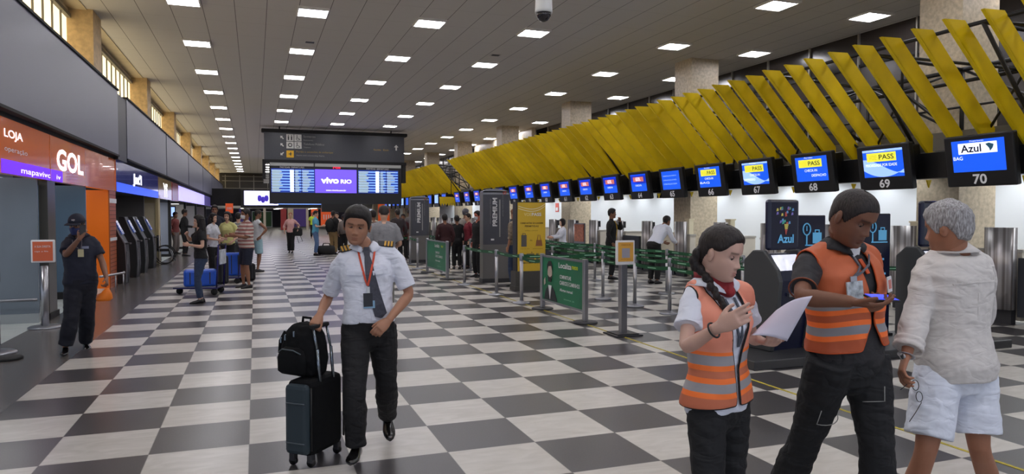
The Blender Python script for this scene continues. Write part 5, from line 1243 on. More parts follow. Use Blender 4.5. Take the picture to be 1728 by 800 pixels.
def box_on(f, t, name, tt, x, w_, h_, m, infl=.03, th=.004, tilt=0, parent=None):
    p = f.front(tt, x, infl); c, l, fw_ = f.frame(tt); ax_ = nrm(f.J['neck']-f.J['pelvis']); u = nrm(fw_+l*x*3.0); r = nrm(np.cross(ax_, u)); r2 = r*math.cos(tilt)+ax_*math.sin(tilt); a2 = np.cross(u, r2)
    q = MB(); q.obox(p, r2*w_/2, a2*h_/2, u*th); return q.build(name, m, t), p, r2, a2, u
# ---- the pilot
S = dict(near=True, vox=.0052, cvox=.0065, s=.985, hs=1.06, face=(-.26,-.93,-.14), up=(.10,-.02,1), skin=(172,124,98), hair=dict(thick=.010, top=.9, quiff=.35, col=(15,12,12), amp=.0018, line=-.002), lids=(3,-16), gaze=(0,-.12), fat=1.02, belly=.03,
    rhand=dict(palm=(.2,.35,-1), curl=.95, thumb=.3), lhand=dict(palm=(.25,.8,-.1), curl=.55, thumb=.4), rpitch=-.12, lpitch=.42, wide=1.04,
    top=dict(mat=wshirt, sleeve=.83, hem=.06, infl=.015, send=.026, wr=.005, collar=True), bottom=dict(mat=blk, infl=.014, end=.034, waist=.16, len=1.96, wr=.006), shoes=leather)
t, f = person('pilot in white short-sleeved uniform shirt and dark tie, walking and pulling a suitcase', J_pilot, S)
tie = mat('slate_tie', (62,64,76), .6, nz=(60,.2)); strip(f, t, 'tie', [(1.05,.0),(1.0,.0),(.93,.003),(.85,.008),(.7,.018),(.5,.03),(.3,.04),(.17,.05),(.13,.052)], [.036,.046,.036,.05,.062,.072,.08,.084,.012], tie, .004, infl=.024)
lan = mat('orange_lanyard', (206,74,44), .6)
la = strip(f, t, 'lanyard', [(1.0,-.055),(.9,-.045),(.75,-.03),(.62,-.016),(.55,-.006)], .013, lan, .002, infl=.023)
strip(f, t, 'lanyard', [(1.0,.055),(.9,.045),(.75,.026),(.62,.008),(.55,-.006)], .013, lan, .002, infl=.031)
o, *_ = box_on(f, t, 'badge', .37, -.02, .06, .09, mat('badge_black', (30,30,36), .3), .026, .004); box_on(f, t, 'badge_card', .31, -.018, .075, .05, mat('badge_blue', (130,170,200), .3), .024, .002)
box_on(f, t, 'badge_clip', .47, -.008, .02, .07, mat('clip_clear', (200,205,210), .2), .025, .003)
for d, sg_ in (('r',-1),('l',1)):
    sh = f.J[d+'sh']; nk = f.J['neck']; ax_ = nrm(nk-f.J['pelvis']); l_ = nrm(sh-nk); fw_ = f.frame(.9)[2]; c = lerp(nk, sh, .72)+ax_*.077; u = nrm(l_-ax_*l_.dot(ax_)*.55); nn = ax_*.8+fw_*.6; nn = nrm(nn-u*nn.dot(u)); w_ = np.cross(u, nn); c = c+fw_*.018-ax_*.004
    q = MB(); q.obox(c, u*.055, w_*.028, nn*.005); e = q.build('epaulette', mat('epaulette_black', (20,20,24), .6), t)
    for k_ in range(3):
        q = MB(); q.obox(c+u*(.042-.022*k_)+nn*.0055, u*.006, w_*.0285, nn*.002); g = q.build('gold_stripe', mat('gold_braid', (196,150,50), .35, .6), e, world=False)
        for v in g.data.vertices: v.co = v.co-Vector(t.location)
    o, *_ = box_on(f, t, 'pocket_flap', .72, .085*sg_, .105, .03, wshirt, .026, .004, .12*sg_)
strip(f, t, 'placket', [(.97,-.003),(.8,0),(.6,0),(.4,0),(.1,0)], .028, wshirt, .002, infl=.0195)
# ---- woman in the vest
S = dict(near=True, vox=.005, cvox=.0065, s=.92, hs=1.02, fem=1, face=(.44,-.84,-.24), up=(.16,-.18,1), skin=(204,166,150), hair=dict(style='pulled', thick=.009, top=.5, col=(24,19,18), amp=.002), lids=(-4,-30), gaze=(.1,-.4),
    rhand=dict(palm=(.55,.25,.1), curl=[.15,.3,.5,.6], thumb=.6), lhand=dict(palm=(.1,-.2,1), curl=[.7,.75,.8,.85], thumb=.75),
    top=dict(mat=wshirt, sleeve=.62, hem=-.1, infl=.012, send=.030, wr=.006, collar=True, name='blouse'), bottom=dict(mat=blk2, infl=.013, end=.032, waist=.1, wr=.006), shoes=leather, fat=.94, limb=.88, seed=4)
t, f = person('woman in orange reflective vest with a dark braid, holding a paper sheet', J_wv, S)
piping_b = mat('black_piping', (24,20,22), .7)
vm1 = vest_mat((236,150,124), (255,126,54), (200,112,80), (156,154,158))
vest(f, t, vm1, -.02, .022, .30, .22, piping_b, flare=.0, armr=.095, wr=.006, seed=2, arm_in=.018)
red = mat('red_scarf', (138,24,32), .7, bump=(60,.5,.004), nz=(20,.2)); q = MB(); nk = f.J['neck']; ax_ = nrm(f.J['neck']-f.J['pelvis']); c_, l_, fw_ = f.frame(1.0)
for k_ in range(3):
    q.tube([nk+ax_*(.018+.022*k_+.008*math.sin(3*a+k_))+l_*(.062+.006*math.sin(2*a+k_))*math.cos(a)+fw_*(.066+.014*max(0, math.sin(a)))*math.sin(a)-ax_*.022*max(0, math.sin(a)) for a in np.linspace(0, 2*PI, 33)], [(.019+.003*math.sin(4*a+k_*2), .017) for a in np.linspace(0, 2*PI, 33)], 10)
q.ell(nk+fw_*.085+ax_*(-.01), (.03,.03,.028), n=12, k=8); meshobj('scarf', voxel(q, .006, 2), red, t)
for sg_ in (-1, 1): strip(f, t, 'lanyard', [(.92,.03*sg_),(.8,.024*sg_),(.6,.01*sg_+.004),(.5,.004)], .012, mat('grey_lanyard', (70,76,88), .6), .002, infl=.022)
# braid over her right shoulder
hd = f.J['head']; F = nrm((.44,-.84,-.24)); Uh = nrm(V3(.16,-.18,1)-F*np.dot((.16,-.18,1), F)); Rh = np.cross(F, Uh)
q = MB(); st = hd-F*.075-Uh*.01+Rh*.045; path = [st, hd-F*.085-Uh*.07+Rh*.055, f.J['neck']+V3(-.072,-.035,.075), f.J['neck']+V3(-.068,-.09,.01), f.front(.86,-.062,.035), f.front(.78,-.058,.036), f.front(.72,-.055,.034)]
for i in range(24):
    u = i/23*(len(path)-1); a_ = int(min(u, len(path)-2)); p = lerp(path[a_], path[a_+1], u-a_); r = .024*(1-.55*i/23); sd = Rh*(.009 if i % 2 else -.009)*(1-.4*i/23)
    q.ell(p+sd, (r,r*.9,r*1.25), n=12, k=8)
meshobj('braid', voxel(q, .0045, 1), hair_mat((24,19,18)), t)
w_ = f.J['rwr']; dd = nrm(f.J['rha']-f.J['rel']); a1 = nrm(np.cross(dd, (0,0,1))); a2 = np.cross(dd, a1)
MB().tube([w_-dd*.03+a1*.031*math.cos(a)+a2*.031*math.sin(a) for a in np.linspace(0, 2*PI, 25)], .004, 6).build('wrist_band', black, t)
# paper
pm = mat('paper_lilac_white', (206,206,226), .6); q = MB(); n = 14
A_, B_, C_, D_ = (np.array(p) for p in PAPER)
for i in range(n+1):
    for j in range(n+1):
        u, v = i/n, j/n; p = lerp(lerp(A_, B_, u), lerp(D_, C_, u), v); q.v.append(tuple(p+V3(0,0,1)*(.022*math.sin(PI*u)*(.4+v*.6)+.03*u*u*v)))
q.f = [(i*(n+1)+j, i*(n+1)+j+1, (i+1)*(n+1)+j+1, (i+1)*(n+1)+j) for i in range(n) for j in range(n)]; q.m = [0]*len(q.f); q.sm = [True]*len(q.f)
o = q.build('paper_sheet', pm); so = o.modifiers.new('s', 'SOLIDIFY'); so.thickness = .0012
tag(o, 'white sheet of paper with one lifted corner in the vest woman\'s hand', 'paper')
# ---- man in the vest
S = dict(near=True, vox=.005, cvox=.0065, s=1.02, hs=1.0, face=(.14,-.86,-.46), up=(.12,-.38,1), skin=(122,82,62), hair=dict(thick=.0035, top=.2, col=(26,21,20), amp=.0008, edge=.01), lids=(-12,-36), gaze=(0,-.5), wide=1.03,
    rhand=dict(palm=(.15,-.1,1), curl=[.35,.4,.5,.6], thumb=.5), lhand=dict(palm=(-.3,.3,1), curl=.6, thumb=.5),
    top=dict(mat=polo, sleeve=.74, hem=-.08, infl=.015, send=.014, wr=.005, collar=True, name='polo_shirt'), bottom=dict(mat=blk2, infl=.017, end=.038, waist=.12, wr=.007, name='cargo_trousers'), shoes=mat('dark_boot', (40,40,42), .4), seed=9)
t, f = person('man in orange reflective vest over a dark polo, looking down at his phone', J_mv, S)
vm2 = vest_mat((194,98,58), (252,118,46), (180,84,46), (140,140,146))
vest(f, t, vm2, .12, .028, .40, .15, mat('orange_piping', (200,84,34), .7), flare=.006, armr=.11, wr=.008, seed=6, slit=.5, arm_in=.012)
q = MB(); nk = f.J['neck']; ax_ = nrm(f.J['neck']-f.J['pelvis']); c_, l_, fw_ = f.frame(1.0)
q.prism([(-.035,.03),(.035,.03),(.0,-.05)], f.front(.97,0,.012)+ax_*.0, l_, ax_, fw_*.004); q.build('white_undershirt', paintw, t)
strip(f, t, 'orange_placket', [(.93,.0),(.86,.002),(.8,.003)], .02, mat('polo_orange', (206,80,30), .6), .003, infl=.02)
for d in 'rl':
    el = f.J[d+'el']; sh = f.J[d+'sh']; p = lerp(sh, el, .745); u = nrm(el-sh); a1 = nrm(np.cross(u, (0,0,1))); a2 = np.cross(u, a1); r = .0595
    MB().tube([p+a1*r*.98*math.cos(a)+a2*r*.94*math.sin(a) for a in np.linspace(0, 2*PI, 29)], .0035, 6).build('sleeve_trim', mat('brown_trim', (130,66,36), .6), t)
for sg_ in (-1, 1): strip(f, t, 'lanyard', [(.96,.05*sg_),(.88,.028*sg_-.02),(.83,.012*sg_-.07),(.79,-.115)], .010, mat('grey_lanyard2', (96,96,104), .5), .002, infl=.044)
box_on(f, t, 'badge_holder', .655, -.12, .075, .11, mat('badge_clear', (176,184,190), .15, nz=(40,.5)), .050, .004)
box_on(f, t, 'badge_clip', .76, -.118, .03, .05, steel, .050, .004)
box_on(f, t, 'chest_label', .68, .10, .05, .07, paintw, .050, .002); o, p, r2, a2, u = box_on(f, t, 'label_print', .68, .10, .03, .04, mat('faded_red', (200,120,110), .5), .0525, .001)
pipe = mat('reflective_piping', (150,150,146), .5)
def leg_pt(f, d, q, ang, infl):
    A_, B_, D_ = f.J[d+'hip'], f.J[d+'kn'], f.J[d+'an']; p = lerp(A_, B_, q) if q <= 1 else lerp(B_, D_, q-1); u = nrm(B_-A_) if q <= 1 else nrm(D_-B_)
    fw_ = f.frame(0)[2]; fw_ = nrm(fw_-u*fw_.dot(u)); sd = np.cross(u, fw_); r = np.interp(q, f.LEG[0], f.LEG[1])*f.s+infl; return p+(fw_*math.cos(ang)+sd*math.sin(ang))*r
MB().tube([leg_pt(f,'r',.42,-1.1+.0,.028)]+[leg_pt(f,'r',.62,a,.03) for a in np.linspace(-1.1,.75,9)]+[leg_pt(f,'r',.42,.75,.028)], .0022, 5).build('pocket_piping', pipe, t)
MB().tube([leg_pt(f,'l',.25,.3,.028)]+[leg_pt(f,'l',.42,a,.03) for a in np.linspace(.35,1.2,5)], .0022, 5).build('pocket_piping', pipe, t)
MB().tube([leg_pt(f,'r',a,-1.0+.9*a,.029) for a in np.linspace(-.1,.25,6)], .0022, 5).build('pocket_piping', pipe, t)
rh = f.J['rha']
ph = MB(); P0 = rh+V3(.070,-.012,.022); ph.obox((0,0,0), V3(.066,.0,-.004), V3(.0,.034,.008), V3(0,0,.0045)); 
t3 = thing('smartphone', 'dark phone with a glowing blue screen in the vest man\'s hand', 'phone', tuple(P0)); ph.build('phone_body', black, t3, world=False, bevel=.003)
MB().obox((0,0,.0052), V3(.061,0,-.004), V3(0,.030,.008), V3(0,0,.0006)).build('phone_screen', mat('phone_glow', (30,60,250), .3, emis=.9, ecol=(30,60,250)), t3, world=False)
# ---- grey haired man seen from behind
S = dict(near=True, vox=.0055, cvox=.0065, s=1.0, hs=1.02, face=(-.30,.93,-.16), up=(-.06,.1,1), skin=(168,116,90), hair=dict(thick=.011, top=.5, col=(112,108,108), grey=1, amp=.004, line=-.004), noeyes=True, fat=1.03, belly=.05,
    lhand=dict(palm=(.5,-.3,.0), curl=.55, thumb=.5), rhand=dict(palm=(0,0,1), curl=.5),
    top=dict(mat=linen, sleeve=1.80, hem=-.13, infl=.026, send=.032, wr=.007, fx=6, fz=11, collar=True, cz=-.022), bottom=dict(mat=cotton, infl=.017, end=.048, waist=.0, tinf=.010, len=.80, wr=.008, name='shorts'), shoes=mat('tan_sandal', (150,120,90), .6), seed=12)
t, f = person('grey haired man seen from behind in white linen shirt and white shorts', J_om, S)
for d in 'lr':
    el = f.J[d+'el']; wr = f.J[d+'wr']; u = nrm(wr-el); a1 = nrm(np.cross(u, (0,1,0))); a2 = np.cross(u, a1); p = lerp(el, wr, .76); q = MB()
    for k_ in range(2): q.tube([p-u*(.03*k_)+a1*.058*math.cos(a)+a2*.056*math.sin(a) for a in np.linspace(0, 2*PI, 25)], [(.016+.003*math.sin(5*a),.012) for a in np.linspace(0, 2*PI, 25)], 8)
    meshobj('rolled_cuff', voxel(q, .006, 2), linen, t)
strip(f, t, 'yoke_seam', [(.74,-.13),(.745,-.07),(.75,0),(.75,.07),(.745,.13)], .006, linen, .003, back=True, infl=.026); strip(f, t, 'back_pleat', [(.74,.0),(.6,.0),(.4,.0)], .012, linen, .003, back=True, infl=.024)
w_ = f.J['lwr']; u = nrm(w_-f.J['lel']); a1 = nrm(np.cross(u, (0,1,0))); a2 = np.cross(u, a1); p = w_-u*.005
MB().tube([p+a1*.032*math.cos(a)+a2*.030*math.sin(a) for a in np.linspace(0, 2*PI, 25)], [(.003,.009)]*25, 6, lat=u).build('watch_strap', steel, t)
MB().ell(p-V3(.033,.01,0), (.008,.016,.016), n=14, k=8).build('watch_case', steel, t)
hp = f.J['lha']+V3(.055,-.03,-.06); t3 = thing('eyeglasses', 'thin dark rimmed glasses dangling from the grey haired man\'s hand', 'glasses', tuple(hp))
q = MB(); dn = nrm(V3(.45,0,-1)); sd = nrm(V3(1,0,.45)); C1 = V3(0,0,0)
for k_ in (0, 1):
    c = C1+dn*(.062*k_); MB().tube([c+dn*.026*math.cos(a)+sd*.019*math.sin(a) for a in np.linspace(0, 2*PI, 21)], .0018, 5).build('lens_rim', black, t3, world=False)
    g = MB(); g.add([c+dn*.025*math.cos(a)+sd*.018*math.sin(a) for a in np.linspace(0, 2*PI, 21)[:-1]], [tuple(range(20))]); g.build('lens', mat('lens_clear', (235,240,245), .05, alpha=.25), t3, world=False)
MB().tube([C1+dn*.088, C1+dn*.095-sd*.0, C1+dn*.12-sd*.05, C1+dn*.14-sd*.10], .0018, 5).build('temple', black, t3, world=False)
MB().tube([C1-dn*.026, C1-dn*.03-sd*.04, C1-dn*.025-sd*.09], .0018, 5).build('temple', black, t3, world=False)
# ---- guard on the left
navyc = mat('navy_uniform', (22,26,44), .8, bump=(300,.2,.001), nz=(8,.1))
S = dict(near=True, vox=.008, cvox=.010, s=.97, hs=1.03, face=(-.25,-.95,-.12), skin=(136,96,76), hair=dict(thick=.004, top=.1, col=(22,18,18)), lids=(20,-28), fat=1.06, belly=.04,
    rhand=dict(palm=(.2,.7,.3), curl=.5), lhand=dict(palm=(-1,.2,0), curl=.9), top=dict(mat=navyc, sleeve=.7, hem=-.02, infl=.016, send=.034, wr=.005, collar=True, name='polo_shirt'), bottom=dict(mat=mat('navy_trousers', (20,22,34), .85), infl=.02, end=.045, waist=.1, wr=.007), shoes=leather, seed=20)
t, f = person('guard in navy uniform, cap and blue face mask, raising a hand to his ear', J_gd, S)
hd = f.J['head']; F = nrm(S['face']); Uh = nrm(V3(0,0,1)-F*F[2]); Rh = np.cross(F, Uh)
G, _, th = head_grid(20, 32, feat=False); out = []
for i in range(21):
    for j in range(32): p = G[i,j]; out.append(p*1.0+nrm(p)*(.012 if p[2] > .028 else -.012)+(np.array((0,0,.008)) if p[2] > .05 else 0))
q = MB(); q.add(to_world(np.array(out), hd, F, (0,0,1)), gridfaces(20,32), 0, True); cap = q.build('cap', navyc, t)
q = MB(); n = 12
for a in range(n+1):
    an = -1.15+2.3*a/n
    q.v.append(tuple(to_world(np.array([[.082*math.sin(an), .088*math.cos(an), .036]]), hd, F, (0,0,1))[0])); q.v.append(tuple(to_world(np.array([[.095*math.sin(an), .088+.085*math.cos(an), .016]]), hd, F, (0,0,1))[0]))
q.f = [(2*a, 2*a+1, 2*a+3, 2*a+2) for a in range(n)]; q.m = [0]*n; q.sm = [True]*n; o = q.build('cap_peak', navyc, t); so = o.modifiers.new('s', 'SOLIDIFY'); so.thickness = .005
pp = to_world(np.array([[-.03,.103,.06]]), hd, F, (0,0,1))[0]; text('gps', paintw, 'cap_badge', t, pp, -Rh*-1, Uh, height=.022, bold=.02)
def mask(f, t, m, F=None, hs=1.0):
    hd = f.J['head']; F = nrm(f.S['face']); G, _, th = head_grid(30, 48, feat=False); out = []; keep = []
    for i in range(31):
        for j in range(48):
            p = G[i,j]; b_ = .020*math.exp(-(p[0]/.03)**2)*math.exp(-((p[2]+.045)/.04)**2) if p[1] > 0 else 0; out.append(p+nrm((p[0],p[1],0))*.005+np.array((0,b_,0)))
    fs = [q_ for q_ in gridfaces(30,48) if all(out[i][1] > .028 and -.108 < out[i][2] < -.008-abs(out[i][0])*.25 for i in q_)]
    q = MB(); q.add(to_world(np.array(out)*f.s*f.S.get('hs',1), hd, F, f.S.get('up', (0,0,1))), fs, 0, True); bm = bmesh.new(); me = q.mesh('face_mask'); bm.from_mesh(me); bmesh.ops.delete(bm, geom=[v for v in bm.verts if not v.link_faces], context='VERTS'); bm.to_mesh(me); bm.free()
    o = meshobj('face_mask', me, m, t); so = o.modifiers.new('s', 'SOLIDIFY'); so.thickness = .003
mask(f, t, mat('blue_mask', (36,48,96), .8))
for sg_ in (-1,1): strip(f, t, 'lanyard', [(.95,.05*sg_),(.85,.045*sg_+.01),(.72,.05)], .01, mat('grey_lanyard2'), .002, infl=.022)
box_on(f, t, 'badge', .66, .05, .06, .09, mat('badge_pale', (190,180,140), .4), .026, .004); box_on(f, t, 'chest_emblem', .78, .095, .07, .03, mat('emblem_grey', (130,136,160), .5), .024, .002)
hh = f.J['rha']; t3 = thing('mobile_phone', 'dark phone held to the ear by the guard', 'phone', tuple(hh+V3(.0,-.01,.02))); MB().obox((0,0,0), V3(.03,.01,0), V3(0,0,.06), V3(0,.006,0)).build('phone_body', black, t3, world=False, bevel=.003); MB().obox((0,-.0075,0), V3(.026,.009,0), V3(0,0,.05), V3(0,.001,0)).build('phone_screen', dgrey, t3, world=False)
hh = f.J['lha']; t3 = thing('orange_bag', 'small orange bag hanging from the guard\'s hand', 'bag', tuple(hh+V3(0,-.01,-.03)))
q = MB(); q.loft([[(.02*math.cos(a), .02*math.sin(a), 0) for a in np.linspace(0,2*PI,13)[:-1]], [(.06*math.cos(a)-.01, .04*math.sin(a), -.06) for a in np.linspace(0,2*PI,13)[:-1]], [(.09*math.cos(a)-.03, .05*math.sin(a), -.12) for a in np.linspace(0,2*PI,13)[:-1]], [(.07*math.cos(a)-.04, .04*math.sin(a), -.15) for a in np.linspace(0,2*PI,13)[:-1]]]); q.build('bag_body', mat('orange_cloth', (230,120,20), .6), t3, world=False)
MB().tube([(-.01,0,-.005),(0,0,.03),(.012,0,-.005)], .004, 6).build('bag_handle', mat('orange_cloth'), t3, world=False)

# ================================================================ SUITCASE AND BACKPACK
nyl = mat('black_nylon', (16,17,19), .9, bump=(500,.3,.001), nz=(30,.15), spec=.2); teal = mat('slate_teal_nylon', (40,54,62), .6, bump=(400,.3,.001)); chrome = mat('handle_chrome', (140,150,160), .22, .9)
t = thing('suitcase', 'black upright suitcase on wheels with a slate front panel and raised handle', 'suitcase', SC_LOC, SC_RZ)
W2, D2, Hh = .18, .10, .50
tl = .10
def TP(x, y, z): return (x, y+0*z, z)
b = MB().box((-W2,-D2,.07),(W2,D2,.07+Hh)); b.build('shell', nyl, t, world=False, bevel=.04)
b = MB().box((-W2-.035,-D2+.012,.09),(-W2+.03,D2-.012,.05+Hh)); b.build('front_panel', teal, t, world=False, bevel=.03, label='slate teal front panel')
for z in (.17, .43): MB().tube([(-W2-.037,-D2+.03,z),(-W2-.037,D2-.03,z)], .005, 6).build('zip', mat('zip_grey', (90,100,106), .4, .4), t, world=False)
MB().tube([(W2+.0,-D2+.0,.12),(W2+.0,-D2,.53)], .006, 6).build('edge_piping', black, t, world=False); MB().tube([(-W2,-D2,.12),(-W2,-D2,.53)], .006, 6).build('edge_piping', black, t, world=False)
for sx in (-1, 1):
    for sy in (-1, 1):
        w_ = MB(); w_.tube([(sx*.145-.012,sy*.07,.03),(sx*.145+.012,sy*.07,.03)], .028, 16); wo = w_.build('wheel', black, t, world=False)
        MB().box((sx*.145-.022,sy*.07-.02,.03),(sx*.145+.022,sy*.07+.02,.085)).build('wheel_housing', dgrey, t, world=False, bevel=.006)
top = .07+Hh
for sx in (-1, 1):
    hb = MB(); hb.tube([(sx*.075,-.092,top-.02),(sx*.075,-.074,top+.19)], .011, 10); hb.build('handle_tube', chrome, t, world=False); MB().tube([(sx*.075,-.076,top+.17),(sx*.072,-.040,top+.335)], .0085, 10).build('handle_tube', chrome, t, world=False)
MB().box((-.09,-.056,top+.325),(.09,-.022,top+.352)).build('grip', blackm, t, world=False, bevel=.008)
MB().tube([(-.06,0,top+.0),(-.055,0,top+.025),(.055,0,top+.025),(.06,0,top)], .008, 8).build('carry_handle', blackm, t, world=False)
t = thing('backpack', 'black backpack standing on top of the suitcase against its handle', 'backpack', BP_LOC, BP_RZ)
q = MB(); rings = []
for z, a, b_, o_ in ((0,.12,.075,0),(.02,.145,.10,0),(.1,.155,.115,-.005),(.2,.15,.11,-.005),(.28,.13,.09,.0),(.33,.10,.065,.01),(.35,.05,.035,.015)):
    rings.append([(a*math.copysign(abs(math.cos(p))**.6, math.cos(p)), b_*math.copysign(abs(math.sin(p))**.6, math.sin(p))+o_, z) for p in [2*PI*j/28 for j in range(28)]])
q.loft(rings); me_ = voxel(q, .007, 3); wrinkle(me_, .006, 14, 10, 5); me_.materials.append(nyl); o = bpy.data.objects.new('bag_body', me_); C.objects.link(o); o.parent = t
for p in me_.polygons: p.use_smooth = True
q = MB(); q.loft([[(a*math.copysign(abs(math.cos(p))**.5, math.cos(p)), -.115-b_*max(0,-math.sin(p))+.02*max(0,math.sin(p)), z) for p in [2*PI*j/20 for j in range(20)]] for z, a, b_ in ((.02,.10,.02),(.04,.12,.045),(.13,.12,.05),(.18,.10,.035),(.2,.06,.01))]); q.build('front_pocket', nyl, t, world=False)
MB().tube([(-.10,-.14,.165),(-.05,-.158,.19),(.05,-.158,.19),(.10,-.14,.165)], .004, 6).build('zip', mat('zip_grey'), t, world=False)
for x_, z_ in ((-.10,.24),(-.06,.26),(.02,.29)): MB().obox((x_,-.118,z_), (.006,0,0), (0,.004,0), (0,0,.018)).build('zip_pull', chrome, t, world=False)
MB().tube([(-.04,.02,.34),(-.035,.02,.38),(.035,.02,.38),(.04,.02,.34)], .009, 8).build('top_loop', nyl, t, world=False)
MB().tube([(-.15,-.02,.06),(-.175,-.05,.13),(-.165,-.05,.22),(-.14,-.03,.28)], [(.02,.006)]*4, 6).build('side_strap', nyl, t, world=False)
MB().obox((-.17,-.08,.12), (.01,0,0), (0,.006,0), (0,0,.02)).build('buckle', paintw, t, world=False)
# ================================================================ PEOPLE FURTHER BACK
def cm(n, c=(60,60,64), **k): return mat(n, c, .85, **k)
def stripes(name, c1, c2, sc, axis=2):
    m = bpy.data.materials.new(name); m.use_nodes = True; nt = m.node_tree; b = nt.nodes['Principled BSDF']
    tc = N(nt, 'TexCoord'); s_ = N(nt, 'SeparateXYZ'); nt.links.new(tc.outputs['Object'], s_.inputs[0])
    f_ = mth(nt, 'FRACT', mth(nt, 'MULTIPLY', s_.outputs[axis], sc)); nt.links.new(mixc(nt, mth(nt, 'GREATER_THAN', f_, .5), lin(c1), lin(c2)), b.inputs['Base Color']); b.inputs['Roughness'].default_value = .85; return m
jeans = cm('blue_denim', (44,58,84), nz=(20,.15)); khaki = cm('khaki_cloth', (150,124,84)); darkc = cm('black_cloth', (20,19,21)); navys = cm('navy_cloth', (26,30,48)); skinA, skinB, skinC = (176,128,100), (140,98,76), (206,164,140)
shoeD = mat('dark_shoe', (26,24,26), .5); shoeW = mat('white_shoe', (200,200,200), .5)
def P(label, x, y, head, H=1.72, top=None, tk={}, bottom=None, bk={}, hair=None, sk=skinA, shoes=shoeD, **k):
    extra = {q: k.pop(q) for q in ('fat','belly','wide','noeyes','up','seed','limb') if q in k}
    J, S = pose(x, y, head, H, **k); S.update(extra); S['face'] = k.get('face') or S['face']
    D = math.hypot(x-.05, y+5.4); S['vox'] = .010 if D < 20 else .014; S['cvox'] = .010 if D < 20 else .015
    S['top'] = dict(dict(mat=top, infl=.016, wr=.005), **tk); S['bottom'] = dict(dict(mat=bottom, infl=.014, wr=.005), **bk); S['hair'] = dict(dict(col=(22,18,17)), **(hair or {})); S['skin'] = sk; S['shoes'] = shoes; S['seed'] = S.get('seed', x*3+y)
    return person(label, J, S, base=V3(x,y,0))
LONG = dict(sleeve=1.92, send=.02)
def longhair(t, f, col, drop=.42, wd=.085):
    hd = f.J['head']; F = nrm(f.S['face']); c = hd-F*.055; q = MB(); rings = []
    for i in range(10):
        u = i/9; z = .06-u*drop*f.s; w_ = wd*(1+.25*math.sin(PI*u*.9))*(1-.35*u**3); d_ = .06*(1+.1*u)
        ce = hd-F*(.045+.03*u)+V3(0,0,z); lat = np.cross((0,0,1), F); lat = nrm(lat)
        rings.append([ce+lat*w_*math.cos(a)-nrm((F[0],F[1],0))*d_*math.sin(a) for a in [2*PI*j/20 for j in range(20)]])
    q.loft(rings); me_ = voxel(q, .010, 2); wrinkle(me_, .008, 25, 4, 3); meshobj('long_hair', me_, hair_mat(col), t)
# left group
t, f = P('woman with long dark hair and black top in jeans, standing beside the blue luggage cart', -.90, 8.95, 195, 1.58, cm('black_top', (18,17,20)), dict(sleeve=.55, hem=-.02), jeans, dict(infl=.008, end=.012), sk=skinC, fem=1, R=(.02,.22,-.02), L=(.02,.24,-.22), legs=((.04,.06),(-.02,.06)), hair=dict(style='long', thick=.016)); longhair(t, f, (22,18,17), .62, .13)
white_mask = mat('white_mask', (205,206,210), .8)
t, f = P('man in red and white striped T-shirt, navy shorts and white mask with folded arms', -.12, 11.55, 205, 1.72, stripes('red_white_stripes', (150,96,92), (200,190,180), 12.5), dict(sleeve=.85, hem=-.04, infl=.02, send=.04), navys, dict(len=.92, end=.05, infl=.02, name='shorts', waist=0, tinf=.01), sk=(150,104,80), belly=.05, fat=1.08, L=(-.10,.30,-.22), R=(.02,.34,-.24), legs=((.02,.14),(.02,.14))); mask(f, t, white_mask)
tank = cm('white_tank', (196,200,204)); P('man in white tank top and pale blue shorts, hand on hip, behind the striped man', .12, 16.1, 20, 1.72, tank, dict(sleeve=.0, hem=-.04), cm('pale_blue_shorts', (150,184,196)), dict(len=.9, end=.04, name='shorts', waist=0, tinf=.01), sk=skinB, L=(.05,.05,-.48), R=(.12,-.02,-.38), Rh=(.9,-.35,0), legs=((.05,.12),(-.05,.12)), hair=dict(thick=.006))
t, f = P('woman in white printed T-shirt with long dark hair behind the luggage cart', -.93, 13.6, 330, 1.62, cm('white_print', (196,198,204), nz=(14,.25)), dict(hem=-.05), darkc, {}, sk=skinC, fem=1, L=(.0,.25,-.3), R=(.0,.25,-.32), hair=dict(style='long')); longhair(t, f, (22,18,17), .4, .09)
t, f = P('person with dark hair in a yellow and white top in the left queue', -.60, 14.3, 250, 1.66, cm('pale_yellow_top', (200,198,130)), dict(hem=-.06), darkc, {}, sk=skinC, fem=1, L=(.02,.15,-.42), hair=dict(style='long')); longhair(t, f, (24,20,18), .28, .085)
t, f = P('person in pale yellow shirt over grey stripes, left of the striped man', -.38, 15.9, 80, 1.64, stripes('grey_stripes', (110,112,116), (170,170,160), 14), dict(hem=-.06), cm('grey_trousers', (70,72,76)), {}, sk=skinC, fem=1); 
st_ = MB(); st_.loft([f.ring(.5+.04*i, .019, 24) for i in range(7)]); meshobj('yellow_shawl', voxel(st_, .014, 2), cm('pale_yellow_top'), t)
P('tall person behind the long haired women in the left queue', -1.0, 16.2, 270, 1.84, cm('dark_blue_top', (30,32,44)), {}, darkc, {}, sk=skinB)
P('dark figure in black uniform standing at the shop entrance on the left', -2.55, 25.2, 20, 1.78, darkc, LONG, darkc, {}, sk=skinB, R=(.02,.25,-.3))
P('person in dull red shirt and grey trousers inside the shop entrance', -3.05, 27.0, 330, 1.68, cm('dull_red', (120,60,58)), LONG, cm('grey_brown', (110,100,96)), {}, sk=skinB)
